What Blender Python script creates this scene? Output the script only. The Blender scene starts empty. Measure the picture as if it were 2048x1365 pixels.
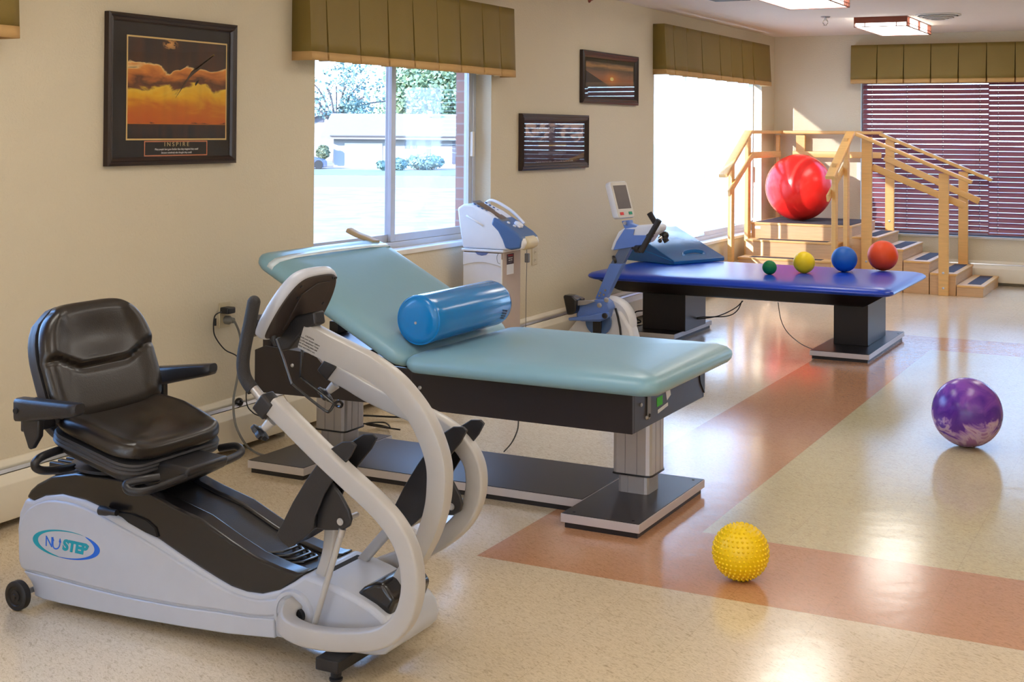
import bpy, bmesh, math, random
from mathutils import Vector, Matrix
random.seed(7)
C = bpy.context.scene.collection
PI = math.pi

# ------------------------------------------------------------------ camera
F, CY, CH = 2668.5, 229.7, 1.5
yaw, pitch, roll = [math.radians(a) for a in (27.224, 0.667, 0.408)]
fw = Vector((-math.sin(yaw)*math.cos(pitch), math.cos(yaw)*math.cos(pitch), math.sin(pitch)))
r0 = Vector((math.cos(yaw), math.sin(yaw), 0))
u0 = r0.cross(fw)
rt = r0*math.cos(roll) + u0*math.sin(roll)
up = -r0*math.sin(roll) + u0*math.cos(roll)
EYE = Vector((0, 0, CH))
cam = bpy.data.cameras.new('camera')
cam.sensor_fit = 'HORIZONTAL'; cam.sensor_width = 36
cam.lens = F/2048*36
cam.shift_y = -(682.5-CY)/2048
cam.clip_start = 0.05; cam.clip_end = 600
co = bpy.data.objects.new('camera', cam); C.objects.link(co)
M = Matrix((rt, up, -fw)).transposed().to_4x4(); M.translation = EYE
co.matrix_world = M
bpy.context.scene.camera = co

def at(u, v, axis, val):
    """point seen at (u, v) of the 2048x1365 frame, on the plane axis = val"""
    d = (u-1024)/F*rt + (CY-v)/F*up + fw
    i = 'XYZ'.index(axis)
    return EYE + d*((val-EYE[i])/d[i])
def far(u, v, D):
    return EYE + ((u-1024)/F*rt + (CY-v)/F*up + fw)*D

# ------------------------------------------------------------------ materials
MATS = {}
def nodes_of(name):
    m = bpy.data.materials.new(name); m.use_nodes = True
    return m, m.node_tree, m.node_tree.nodes['Principled BSDF']
def srgb(r, g, b):
    f = lambda c: (c/255/12.92) if c/255 <= .04045 else ((c/255+.055)/1.055)**2.4
    return (f(r), f(g), f(b), 1)
def mat(name, col, rough=.5, metal=0., spec=.5, noise=0, nscale=20, bump=0, bscale=60, coat=0, stretch=None, sss=0):
    if name in MATS: return MATS[name]
    m, nt, p = nodes_of(name)
    p.inputs['Base Color'].default_value = col
    p.inputs['Roughness'].default_value = rough
    p.inputs['Metallic'].default_value = metal
    p.inputs['Specular IOR Level'].default_value = spec
    p.inputs['Coat Weight'].default_value = coat
    p.inputs['Coat Roughness'].default_value = .12
    tc = nt.nodes.new('ShaderNodeTexCoord'); mp = nt.nodes.new('ShaderNodeMapping')
    nt.links.new(tc.outputs['Object'], mp.inputs['Vector'])
    if stretch: mp.inputs['Scale'].default_value = stretch
    n = nt.nodes.new('ShaderNodeTexNoise'); n.inputs['Scale'].default_value = nscale; n.inputs['Detail'].default_value = 5
    nt.links.new(mp.outputs[0], n.inputs['Vector'])
    mx = nt.nodes.new('ShaderNodeMixRGB'); a = noise or .04
    mx.inputs['Color1'].default_value = tuple(c*(1-a) for c in col[:3])+(1,)
    mx.inputs['Color2'].default_value = tuple(min(1, c*(1+a)) for c in col[:3])+(1,)
    nt.links.new(n.outputs['Fac'], mx.inputs['Fac']); nt.links.new(mx.outputs[0], p.inputs['Base Color'])
    if bump:
        n2 = nt.nodes.new('ShaderNodeTexNoise'); n2.inputs['Scale'].default_value = bscale; n2.inputs['Detail'].default_value = 3
        nt.links.new(mp.outputs[0], n2.inputs['Vector'])
        b = nt.nodes.new('ShaderNodeBump'); b.inputs['Strength'].default_value = bump; b.inputs['Distance'].default_value = .005
        nt.links.new(n2.outputs['Fac'], b.inputs['Height']); nt.links.new(b.outputs[0], p.inputs['Normal'])
    MATS[name] = m; return m
def emis(name, col, s):
    m = bpy.data.materials.new(name); m.use_nodes = True; nt = m.node_tree; nt.nodes.clear()
    e = nt.nodes.new('ShaderNodeEmission'); o = nt.nodes.new('ShaderNodeOutputMaterial')
    e.inputs['Color'].default_value = col; e.inputs['Strength'].default_value = s
    nt.links.new(e.outputs[0], o.inputs[0]); return m

wall_m = mat('cream wall paint', srgb(214, 202, 176), .75, noise=.02, nscale=3, bump=.5, bscale=90)
ceil_m = mat('ceiling paint', srgb(240, 230, 218), .85, noise=.02, nscale=3, bump=.5, bscale=60)
trimw = mat('white painted trim', srgb(235, 232, 225), .35)
alu = mat('window aluminium', srgb(200, 205, 215), .35, metal=.3)
heater_m = mat('cream enamel', srgb(222, 212, 190), .35)
dark = mat('dark gap', srgb(25, 22, 20), .8)
blackvinyl = mat('black vinyl', srgb(24, 18, 15), .3, spec=.6, bump=.08, bscale=220, coat=.08)
blackplastic = mat('black plastic', srgb(30, 29, 32), .38, bump=.15, bscale=300)
blackgloss = mat('black gloss plastic', srgb(22, 21, 24), .26, coat=.2)
foam = mat('black foam grip', srgb(40, 38, 38), .7, bump=.4, bscale=400)
silver = mat('silver grey plastic', srgb(180, 184, 194), .3)
silver2 = mat('warm grey arm paint', srgb(174, 171, 168), .32)
chrome = mat('polished steel', srgb(210, 210, 212), .18, metal=1)
steel = mat('brushed steel', srgb(185, 185, 188), .35, metal=.8)
teal_v = mat('teal vinyl', srgb(128, 168, 182), .32, noise=.03, nscale=4, bump=.08, bscale=30)
royal_v = mat('royal blue vinyl', srgb(20, 66, 190), .28, noise=.03, nscale=4, bump=.08, bscale=20)
bolster_v = mat('bright blue vinyl', srgb(0, 124, 198), .2, coat=.2, bump=.05, bscale=12)
wedge_v = mat('deep blue vinyl', srgb(16, 96, 156), .2, coat=.3, bump=.25, bscale=9)
blacklam = mat('black laminate', srgb(34, 28, 30), .35, noise=.08)
alutrim = mat('aluminium edge trim', srgb(205, 200, 200), .35, metal=.35)
colm = mat('anodised column', srgb(190, 186, 186), .35, metal=.45)
wood = mat('light maple wood', srgb(222, 172, 104), .4, noise=.16, nscale=5, stretch=(1.2, 1.2, 14))
woodx = mat('light oak panel', srgb(206, 164, 118), .42, noise=.2, nscale=4, stretch=(1.5, 1.5, 16))
cherry = mat('cherry wood', srgb(130, 62, 36), .4, noise=.15, nscale=8)
padm = mat('dark non-slip tread', srgb(62, 52, 52), .85, bump=.4, bscale=300)
fabric = mat('olive valance fabric', srgb(128, 106, 44), .62, noise=.08, nscale=6, bump=.25, bscale=300)
band = mat('tan band fabric', srgb(196, 156, 98), .7, noise=.06, nscale=10, bump=.2, bscale=300)
blindm = mat('dark cherry blind', srgb(138, 84, 92), .38, noise=.1, nscale=8, stretch=(1, 8, 8))
clothw = mat('white plastic', srgb(225, 226, 230), .35)
greyp = mat('grey plastic', srgb(120, 120, 122), .45)
bluep = mat('periwinkle blue paint', srgb(98, 130, 200), .35)
blueD = mat('slate blue plastic', srgb(72, 104, 150), .35)
ivory = mat('ivory plastic', srgb(205, 190, 155), .4)
cordm = mat('black cord rubber', srgb(22, 20, 20), .5)
cordg = mat('grey cord rubber', srgb(120, 118, 112), .5)
brickm = None

# ------------------------------------------------------------------ mesh helpers
def new(): return bmesh.new()
def link(name, bm, m, parent=None, bevel=0, seg=3, smooth=True, label=None, angle=40):
    bmesh.ops.recalc_face_normals(bm, faces=bm.faces)
    me = bpy.data.meshes.new(name); bm.to_mesh(me); bm.free()
    mats = m if isinstance(m, (list, tuple)) else [m]
    for x in mats: me.materials.append(x)
    o = bpy.data.objects.new(name, me); C.objects.link(o)
    if parent is not None:
        o.parent = parent
        if parent.type == 'EMPTY' or True:
            w = world_of(parent); o.matrix_parent_inverse = w.inverted()
    if smooth:
        for p in me.polygons: p.use_smooth = True
        try: me.set_sharp_from_angle(angle=math.radians(angle))
        except Exception: pass
    if bevel:
        b = o.modifiers.new('bevel', 'BEVEL'); b.width = bevel; b.segments = seg; b.limit_method = 'ANGLE'; b.angle_limit = math.radians(35)
        b.harden_normals = False
    if label: o['label'] = label
    return o
def world_of(o):
    w = o.matrix_basis.copy()
    if o.parent: w = world_of(o.parent) @ o.matrix_parent_inverse @ w
    return w
def thing(name, label, cat, loc, group=None):
    o = bpy.data.objects.new(name, None); C.objects.link(o)
    o.empty_display_size = .1
    o.location = loc; o['label'] = label; o['category'] = cat
    if group: o['group'] = group
    return o
def tag(o, label, cat, group=None):
    o['label'] = label; o['category'] = cat
    if group: o['group'] = group
    return o
def struct(o): o['kind'] = 'structure'; return o
def box(bm, x0, x1, y0, y1, z0, z1, T=None, mi=0):
    vs = [bm.verts.new((x, y, z)) for z in (z0, z1) for x, y in ((x0, y0), (x1, y0), (x1, y1), (x0, y1))]
    if T is not None:
        for v in vs: v.co = T @ v.co
    for q in ((0, 3, 2, 1), (4, 5, 6, 7), (0, 1, 5, 4), (1, 2, 6, 5), (2, 3, 7, 6), (3, 0, 4, 7)):
        bm.faces.new([vs[i] for i in q]).material_index = mi
    return bm
def B(*a, T=None): return box(new(), *a, T=T)
def loft(bm, rings, cap=True, closed=False, mi=0):
    R = [[bm.verts.new(p) for p in r] for r in rings]
    n = len(R[0]); L = len(R)
    for i in range(L if closed else L-1):
        a, b = R[i], R[(i+1) % L]
        for k in range(n):
            bm.faces.new((a[k], a[(k+1) % n], b[(k+1) % n], b[k])).material_index = mi
    if cap and not closed:
        bm.faces.new(R[0][::-1]).material_index = mi; bm.faces.new(R[-1]).material_index = mi
    return bm
def prismY(bm, pts, y0, y1, mi=0):
    """outline in the XZ plane, extruded along Y"""
    return loft(bm, [[(p[0], y, p[-1]) for p in pts] for y in (y0, y1)], mi=mi)
def prismX(bm, pts, x0, x1, mi=0):
    return loft(bm, [[(x, p[-2], p[-1]) for p in pts] for x in (x0, x1)], mi=mi)
def cat(pts, n=6, closed=False):
    """Catmull-Rom through the points"""
    P = [Vector(p) for p in pts]; out = []
    N = len(P); rng = range(N if closed else N-1)
    for i in rng:
        if closed: a, b, c, d = P[i-1], P[i], P[(i+1) % N], P[(i+2) % N]
        else: a, b, c, d = P[max(i-1, 0)], P[i], P[i+1], P[min(i+2, N-1)]
        for k in range(n):
            t = k/n
            out.append(.5*((2*b)+(c-a)*t+(2*a-5*b+4*c-d)*t*t+(3*b-a-3*c+d)*t**3))
    if not closed: out.append(P[-1])
    return out
def sweep(bm, path, section, normal=Vector((0, 1, 0)), closed=False, scale=None, mi=0):
    P = [Vector(p) for p in path]; N = len(P); rings = []
    nrm = Vector(normal)
    for i in range(N):
        if closed: t = (P[(i+1) % N]-P[i-1]).normalized()
        else: t = (P[min(i+1, N-1)]-P[max(i-1, 0)]).normalized()
        nrm = nrm - t*nrm.dot(t)
        if nrm.length < 1e-5: nrm = t.orthogonal()
        nrm.normalize(); b = t.cross(nrm)
        s = scale[i] if scale else 1
        rings.append([P[i]+nrm*x*(s if not isinstance(s, tuple) else s[0])+b*y*(s if not isinstance(s, tuple) else s[1]) for x, y in section])
    return loft(bm, rings, closed=closed, mi=mi)
def circ(r, n=12): return [(r*math.cos(2*PI*k/n), r*math.sin(2*PI*k/n)) for k in range(n)]
def rrect(w, h, r, n=4):
    out = []
    for cx, cy, a0 in ((w/2-r, h/2-r, 0), (-w/2+r, h/2-r, 90), (-w/2+r, -h/2+r, 180), (w/2-r, -h/2+r, 270)):
        for k in range(n+1):
            a = math.radians(a0+90*k/n); out.append((cx+r*math.cos(a), cy+r*math.sin(a)))
    return out
def tube(bm, pts, r, n=12, smooth=6, normal=Vector((0, 0, 1)), closed=False, mi=0):
    p = cat(pts, smooth, closed) if smooth > 1 else [Vector(x) for x in pts]
    return sweep(bm, p, circ(r, n), normal, closed, mi=mi)
def cyl(bm, a, b, r, n=20, r2=None, mi=0):
    a, b = Vector(a), Vector(b); t = (b-a).normalized(); nn = t.orthogonal().normalized(); bb = t.cross(nn)
    r2 = r if r2 is None else r2
    return loft(bm, [[c+nn*rr*math.cos(2*PI*k/n)+bb*rr*math.sin(2*PI*k/n) for k in range(n)] for c, rr in ((a, r), (b, r2))], mi=mi)
def lathe(bm, a, axis, prof, n=32, mi=0):
    """profile of (distance along axis, radius) from point a"""
    a = Vector(a); t = Vector(axis).normalized(); nn = t.orthogonal().normalized(); bb = t.cross(nn)
    return loft(bm, [[a+t*d+nn*r*math.cos(2*PI*k/n)+bb*r*math.sin(2*PI*k/n) for k in range(n)] for d, r in prof], mi=mi)
def sphere(bm, c, r, nu=48, nv=24, mi=0):
    c = Vector(c)
    prof = [(-r*math.cos(PI*i/nv), max(r*math.sin(PI*i/nv), r*.002)) for i in range(nv+1)]
    return lathe(bm, c, (0, 0, 1), prof, nu, mi)
def text(name, s, size, origin, xdir, ydir, m, parent, extrude=.0006, align='CENTER', bold=0, shear=0, sx=1):
    cu = bpy.data.curves.new(name, 'FONT'); cu.body = s; cu.size = size; cu.extrude = extrude; cu.align_x = align; cu.align_y = 'CENTER'
    cu.offset = bold; cu.shear = shear
    tmp = bpy.data.objects.new('tmp', cu); C.objects.link(tmp)
    bpy.context.view_layer.update()
    dg = bpy.context.evaluated_depsgraph_get()
    me = bpy.data.meshes.new_from_object(tmp.evaluated_get(dg))
    bpy.data.objects.remove(tmp)
    X, Y = Vector(xdir).normalized(), Vector(ydir).normalized(); Z = X.cross(Y)
    R = Matrix((X*sx, Y, Z)).transposed().to_4x4(); R.translation = Vector(origin)
    me.transform(R); me.materials.clear(); me.materials.append(m)
    o = bpy.data.objects.new(name, me); C.objects.link(o)
    if parent is not None:
        o.parent = parent; o.matrix_parent_inverse = world_of(parent).inverted()
    return o
def slab(bm, x0, x1, y0, y1, prof, cr, T=None, n=8, dome=0):
    """soft rectangular pad: prof = [(inset, z)...] from bottom to top"""
    rings = []
    cx, cy = (x0+x1)/2, (y0+y1)/2
    for ins, z in prof:
        w, h = x1-x0-2*ins, y1-y0-2*ins; r = max(min(cr, w/2.01, h/2.01)-ins*.3, .004)
        rings.append([Vector((cx+a, cy+b, z)) for a, b in rrect(w, h, r, n)])
    if T is not None: rings = [[T @ p for p in r] for r in rings]
    return loft(bm, rings)
def pad(bm, P, hfun, thick, nx=24, ny=24, T=None):
    """quad-grid cushion; P(s,t)->(x,y), top height hfun(s,t) with a rounded rim, flat bottom at -thick"""
    top = {}; bot = {}
    for j in range(ny+1):
        for i in range(nx+1):
            s, t = -1+2*i/nx, -1+2*j/ny
            s = math.sin(s*PI/2)*.6+s*.4; t = math.sin(t*PI/2)*.6+t*.4
            x, y = P(s, t)
            e = max(abs(s), abs(t)); rim = .42+.58*math.sqrt(max(0, 1-max(0, (e-.78)/.22)**2))
            top[i, j] = Vector((x, y, hfun(s, t)*rim))
            bot[i, j] = Vector((x, y, -thick))
    V = {k: bm.verts.new(T @ v if T is not None else v) for k, v in top.items()}
    W = {k: bm.verts.new(T @ v if T is not None else v) for k, v in bot.items() if k[0] in (0, nx) or k[1] in (0, ny)}
    for j in range(ny):
        for i in range(nx):
            bm.faces.new((V[i, j], V[i+1, j], V[i+1, j+1], V[i, j+1]))
    ring = [(i, 0) for i in range(nx)]+[(nx, j) for j in range(ny)]+[(i, ny) for i in range(nx, 0, -1)]+[(0, j) for j in range(ny, 0, -1)]
    for a, b in zip(ring, ring[1:]+ring[:1]):
        bm.faces.new((V[a], W[a], W[b], V[b]))
    bm.faces.new([W[k] for k in ring])
    return bm
def frame(origin, xd, yd, zd):
    R = Matrix((Vector(xd).normalized(), Vector(yd).normalized(), Vector(zd).normalized())).transposed().to_4x4()
    R.translation = Vector(origin); return R
def copy_tree(root, delta, label=None, group=None):
    r = root.copy(); C.objects.link(r); r.location = Vector(root.location)+Vector(delta)
    if label: r['label'] = label
    if group: r['group'] = group
    def rec(a, b):
        for ch in [o for o in bpy.data.objects if o.parent == a]:
            c = ch.copy(); C.objects.link(c); c.parent = b; c.matrix_parent_inverse = ch.matrix_parent_inverse
            rec(ch, c)
    rec(root, r); return r

WX, YB, ZC = -4.04, 13.99, 2.52      # left wall, back wall, ceiling
XR, YF = 4.6, -4.2                   # right wall, wall behind the camera
# ================================================================== floor
def floor_mat():
    m, nt, p = nodes_of('vinyl tile floor'); N = nt.nodes.new; L = nt.links.new
    tc = N('ShaderNodeTexCoord'); sp = N('ShaderNodeSeparateXYZ'); L(tc.outputs['Object'], sp.inputs[0])
    def cmp(sock, op, v):
        n = N('ShaderNodeMath'); n.operation = op; L(sock, n.inputs[0]); n.inputs[1].default_value = v; return n.outputs[0]
    def mul(a, b):
        n = N('ShaderNodeMath'); n.operation = 'MULTIPLY'; L(a, n.inputs[0]); L(b, n.inputs[1]); return n.outputs[0]
    def rect(x0, y0, y1):
        return mul(mul(cmp(sp.outputs[0], 'GREATER_THAN', x0), cmp(sp.outputs[1], 'GREATER_THAN', y0)), cmp(sp.outputs[1], 'LESS_THAN', y1))
    out, inn = rect(-2.258, 4.142, 10.17), rect(-1.65, 4.787, 9.56)
    # streaky flecks
    mp = N('ShaderNodeMapping'); L(tc.outputs['Object'], mp.inputs[0]); mp.inputs['Scale'].default_value = (1, 1, 1)
    mp.inputs['Rotation'].default_value = (0, 0, .5)
    n1 = N('ShaderNodeTexNoise'); n1.inputs['Scale'].default_value = 130; n1.inputs['Detail'].default_value = 4; n1.inputs['Distortion'].default_value = 1.5
    mp2 = N('ShaderNodeMapping'); L(mp.outputs[0], mp2.inputs[0]); mp2.inputs['Scale'].default_value = (.35, 1, 1)
    L(mp2.outputs[0], n1.inputs['Vector'])
    cr = N('ShaderNodeValToRGB'); L(n1.outputs['Fac'], cr.inputs[0])
    cr.color_ramp.elements[0].position = .3; cr.color_ramp.elements[0].color = (.62, .58, .52, 1)
    cr.color_ramp.elements[1].position = .62; cr.color_ramp.elements[1].color = (1.1, 1.1, 1.1, 1)
    e = cr.color_ramp.elements.new(.45); e.color = (.96, .94, .92, 1)
    n2 = N('ShaderNodeTexNoise'); n2.inputs['Scale'].default_value = 1.3; n2.inputs['Detail'].default_value = 3; L(tc.outputs['Object'], n2.inputs['Vector'])
    def mixc(f, a, b):
        n = N('ShaderNodeMixRGB'); L(f, n.inputs[0])
        for k, v in ((1, a), (2, b)):
            if hasattr(v, 'default_value') or hasattr(v, 'links'): L(v, n.inputs[k])
            else: n.inputs[k].default_value = v
        return n.outputs[0]
    c = mixc(out, srgb(216, 198, 168), srgb(194, 143, 106))
    c = mixc(inn, c, srgb(204, 190, 148))
    mu = N('ShaderNodeMixRGB'); mu.blend_type = 'MULTIPLY'; mu.inputs[0].default_value = .75; L(c, mu.inputs[1]); L(cr.outputs[0], mu.inputs[2])
    # tile joints
    br = N('ShaderNodeTexBrick'); br.offset = 0; br.inputs['Scale'].default_value = 1
    br.inputs['Brick Width'].default_value = .3048; br.inputs['Row Height'].default_value = .3048; br.inputs['Mortar Size'].default_value = .0009
    br.inputs['Color1'].default_value = (1, 1, 1, 1); br.inputs['Color2'].default_value = (.95, .95, .95, 1); br.inputs['Mortar'].default_value = (.72, .7, .68, 1)
    mp3 = N('ShaderNodeMapping'); L(tc.outputs['Object'], mp3.inputs[0]); mp3.inputs['Location'].default_value = (2.258, -4.142, 0); L(mp3.outputs[0], br.inputs['Vector'])
    mu2 = N('ShaderNodeMixRGB'); mu2.blend_type = 'MULTIPLY'; mu2.inputs[0].default_value = .6; L(mu.outputs[0], mu2.inputs[1]); L(br.outputs['Color'], mu2.inputs[2])
    L(mu2.outputs[0], p.inputs['Base Color'])
    p.inputs['Specular IOR Level'].default_value = .6; p.inputs['Coat Weight'].default_value = .28; p.inputs['Coat Roughness'].default_value = .16
    mr = N('ShaderNodeMapRange'); L(n2.outputs['Fac'], mr.inputs[0]); mr.inputs['To Min'].default_value = .1; mr.inputs['To Max'].default_value = .22; L(mr.outputs[0], p.inputs['Roughness'])
    n3 = N('ShaderNodeTexNoise'); n3.inputs['Scale'].default_value = 9; n3.inputs['Detail'].default_value = 6; L(tc.outputs['Object'], n3.inputs['Vector'])
    b = N('ShaderNodeBump'); b.inputs['Strength'].default_value = .16; b.inputs['Distance'].default_value = .006; L(n3.outputs['Fac'], b.inputs['Height']); L(b.outputs[0], p.inputs['Normal'])
    return m
struct(link('floor', B(WX-.1, XR+.1, YF-.1, YB+.1, -.12, 0), floor_mat(), smooth=False))
struct(link('ceiling', B(WX-.3, XR+.1, YF-.1, YB+.3, ZC, ZC+.12), ceil_m, smooth=False))

# ================================================================== walls
WT = .25
def brick_mat():
    m, nt, p = nodes_of('outside brick'); N = nt.nodes.new; L = nt.links.new
    tc = N('ShaderNodeTexCoord'); mp = N('ShaderNodeMapping'); L(tc.outputs['Object'], mp.inputs[0]); mp.inputs['Rotation'].default_value = (PI/2, 0, 0)
    b = N('ShaderNodeTexBrick'); L(mp.outputs[0], b.inputs['Vector']); b.inputs['Scale'].default_value = 1
    b.inputs['Brick Width'].default_value = .2; b.inputs['Row Height'].default_value = .07; b.inputs['Mortar Size'].default_value = .006
    b.inputs['Color1'].default_value = srgb(196, 148, 132); b.inputs['Color2'].default_value = srgb(180, 130, 116); b.inputs['Mortar'].default_value = srgb(190, 165, 155)
    L(b.outputs[0], p.inputs['Base Color']); p.inputs['Roughness'].default_value = .85
    return m
brickm = brick_mat()
def wall_with_openings(name, axis, base, thick, a0, a1, z0, z1, ops, m):
    """openings = [(a0, a1, z0, z1)] along the wall"""
    bm = new()
    def seg(p0, p1, q0, q1):
        if p1-p0 < 1e-4 or q1-q0 < 1e-4: return
        if axis == 'X': box(bm, base-thick, base, p0, p1, q0, q1)
        else: box(bm, p0, p1, base, base+thick, q0, q1)
    cur = a0
    for o in sorted(ops):
        seg(cur, o[0], z0, z1); seg(o[0], o[1], z0, o[2]); seg(o[0], o[1], o[3], z1); cur = o[1]
    seg(cur, a1, z0, z1)
    return struct(link(name, bm, m, smooth=False))
# openings of the left wall: a hidden one beside the camera, the near one, the shaded far one
W0 = (1.45, 3.42, .81, 2.1); W1 = (5.635, 7.56, .81, 2.1); W2 = (10.44, 13.53, .475, 2.2); WM = (-2.6, -.7, .81, 2.1)
lops = [WM, W0, W1, W2]
wall_with_openings('wall_left', 'X', WX, .13, YF, YB, 0, ZC, lops, wall_m)
wall_with_openings('wall_outer', 'X', WX-.13, .13, YF, YB+.2, -.9, ZC+.3, lops, brickm)
WB = (-3.12, .45, .475, 2.2)
wall_with_openings('wall_back', 'Y', YB, .2, WX-.26, XR, 0, ZC, [WB], wall_m)
struct(link('wall_right', B(XR, XR+.15, YF, YB, 0, ZC), wall_m, smooth=False))
FW = [(-3.4, -1.4, .8, 2.15), (-.9, 1.1, .8, 2.15), (1.6, 3.6, .8, 2.15)]
wall_with_openings('wall_front', 'Y', YF-.2, .2, WX-.26, XR, 0, ZC, FW, wall_m)

def schlick(nt, f0=.04):
    lw = nt.nodes.new('ShaderNodeLayerWeight'); lw.inputs['Blend'].default_value = .5
    p = nt.nodes.new('ShaderNodeMath'); p.operation = 'POWER'; nt.links.new(lw.outputs['Facing'], p.inputs[0]); p.inputs[1].default_value = 5
    m = nt.nodes.new('ShaderNodeMath'); m.operation = 'MULTIPLY_ADD'; nt.links.new(p.outputs[0], m.inputs[0]); m.inputs[1].default_value = 1-f0; m.inputs[2].default_value = f0
    return m.outputs[0]
def glass_mat():
    m = bpy.data.materials.new('window glass'); m.use_nodes = True; nt = m.node_tree; nt.nodes.clear(); N = nt.nodes.new; L = nt.links.new
    o = N('ShaderNodeOutputMaterial'); mx = N('ShaderNodeMixShader'); t = N('ShaderNodeBsdfTransparent'); g = N('ShaderNodeBsdfGlossy')
    t.inputs[0].default_value = (.97, .97, .97, 1); g.inputs['Roughness'].default_value = .02
    L(schlick(nt), mx.inputs[0]); L(t.outputs[0], mx.inputs[1]); L(g.outputs[0], mx.inputs[2]); L(mx.outputs[0], o.inputs[0]); return m
glass = glass_mat()
def side_window(name, op, split, sill=True):
    y0, y1, z0, z1 = op
    w = bpy.data.objects.new(name, None); C.objects.link(w); w.location = (WX, (y0+y1)/2, z0); w['kind'] = 'structure'
    xf = WX-.13
    f = new(); fr = .035
    box(f, xf-.05, xf+.02, y0, y0+fr, z0, z1); box(f, xf-.05, xf+.02, y1-fr, y1, z0, z1)
    box(f, xf-.05, xf+.02, y0+fr, y1-fr, z0, z0+fr); box(f, xf-.05, xf+.02, y0+fr, y1-fr, z1-fr, z1)
    link('window_frame', f, alu, w, .004)
    for k, (a, b, dx) in enumerate(((y0+fr, split+.02, -.025), (split-.03, y1-fr, 0))):
        s = new(); t = .045
        box(s, xf+dx-.012, xf+dx+.012, a, a+t, z0+fr, z1-fr); box(s, xf+dx-.012, xf+dx+.012, b-t, b, z0+fr, z1-fr)
        box(s, xf+dx-.012, xf+dx+.012, a+t, b-t, z0+fr, z0+fr+t); box(s, xf+dx-.012, xf+dx+.012, a+t, b-t, z1-fr-t, z1-fr)
        so = link('sash', s, alu, w, .003)
        link('pane', B(xf+dx-.003, xf+dx+.003, a+t, b-t, z0+fr+t, z1-fr-t), glass, so, smooth=False)
    lt = new(); box(lt, xf+.012, xf+.035, y1-.07, y1-.045, z0+.52, z0+.68); link('latch', lt, trimw, w, .004)
    bl = new(); box(bl, WX-.27, WX-.19, y0+.002, y1-.002, z0-.01, z0+.03); link('brick_ledge', bl, brickm, w, .004)
    if sill:
        s = new(); box(s, WX-.11, WX+.012, y0+.001, y1-.001, z0-.025, z0+.004); link('window_sill', s, trimw, w, .004)
    return w
side_window('window_1', W0, 2.43); side_window('window_2', W1, 6.59); side_window('window_3', W2, 11.55); side_window('window_5', WM, -1.65)
# jamb guide rail beside the near window's right jamb
# back window
w4 = bpy.data.objects.new('window_4', None); C.objects.link(w4); w4.location = (-1.4, YB, .475); w4['kind'] = 'structure'
f = new(); x0, x1, z0, z1 = WB; yf = YB+.1
for a, b in ((x0, x0+.05), (-1.36, -1.3), (x1-.05, x1)): box(f, a, b, yf-.03, yf+.03, z0, z1)
for a, b in ((z0, z0+.05), (z1-.05, z1)):
    for c, d in ((x0+.05, -1.36), (-1.3, x1-.05)): box(f, c, d, yf-.03, yf+.03, a, b)
link('window_frame', f, alu, w4, .004)
for a, b in ((x0+.05, -1.36), (-1.3, x1-.05)): link('pane', B(a, b, yf-.003, yf+.003, z0+.05, z1-.05), glass, w4, smooth=False)
link('window_sill', B(x0+.001, x1-.001, YB-.012, YB+.1, z0-.025, z0), trimw, w4, .004)

# ================================================================== baseboard heaters
def heater(name, label, axis, a0, a1, joints):
    """profile in (out, z)"""
    t = thing(name, label, 'heater', (WX+.04, (a0+a1)/2, 0) if axis == 'Y' else ((a0+a1)/2, YB-.04, 0))
    def P(o_, a, z): return (WX+o_, a, z) if axis == 'Y' else (a, YB-o_, z)
    def ext(prof, p, q, m, nm, bev=.003):
        bm = new(); loft(bm, [[P(o_, a, z) for o_, z in prof] for a in (p, q)]); link(nm, bm, m, t, bev)
    ext([(.001, .04), (.075, .04), (.075, .12), (.001, .12)], a0, a1, dark, 'heating_element', 0)
    ext([(.001, .12), (.001, .235), (.012, .235), (.03, .215), (.03, .205), (.012, .12)], a0, a1, heater_m, 'back_panel')
    prev = a0
    for j in joints+[a1]:
        ext([(.078, .035), (.098, .03), (.104, .05), (.1, .165), (.07, .2), (.064, .195), (.09, .16), (.094, .052), (.078, .045)], prev+.0015, j-.0015, heater_m, 'front_panel')
        prev = j
    for a in [a0+.05]+joints:
        bm = new(); q = [P(.02, a, 0), P(.08, a, 0), P(.08, a+.03, 0), P(.02, a+.03, 0)]
        loft(bm, [q, [(x, y, .04) for x, y, z in q]]); link('foot', bm, heater_m, t)
    ext([(.03, .205), (.055, .212), (.062, .2), (.03, .195)], a0, a1, steel, 'damper', 0)
    return t
heater('baseboard_heater', 'long cream baseboard heater along the wall under the three wall pictures', 'Y', 3.15, 13.6, [3.53, 5.3, 7.2, 9.0, 10.8])
heater('baseboard_heater', 'cream baseboard heater on the back wall beneath the dark blinds', 'X', -3.6, 4.0, [-1.2, 1.0])

# ================================================================== exterior (behind the windows)
GZ = -1.15
grass = mat('dry lawn', srgb(128, 112, 96), .9, noise=.6, nscale=1.2)
asph = mat('pale street', srgb(118, 108, 106), .9, noise=.1, nscale=2)
conc = mat('concrete drive', srgb(215, 212, 205), .9, noise=.05)
green = mat('green lawn', srgb(98, 104, 78), .9, noise=.3, nscale=2)
leafm = mat('tree leaves', srgb(120, 140, 105), .8, noise=.4, nscale=.6)
leafb = mat('blue green leaves', srgb(100, 125, 120), .8, noise=.4, nscale=.6)
bark = mat('tree bark', srgb(85, 80, 78), .9, noise=.3)
sidingw = mat('white house siding', srgb(150, 148, 146), .8, noise=.03)
roofm = mat('light roof shingles', srgb(122, 116, 114), .9, noise=.1, nscale=4)
winm = mat('dark house window', srgb(85, 85, 95), .3)
fencem = mat('weathered fence', srgb(165, 160, 155), .9, noise=.1)
struct(link('lawn', B(-260, 60, -60, 260, GZ-.3, GZ), grass, smooth=False))
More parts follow.
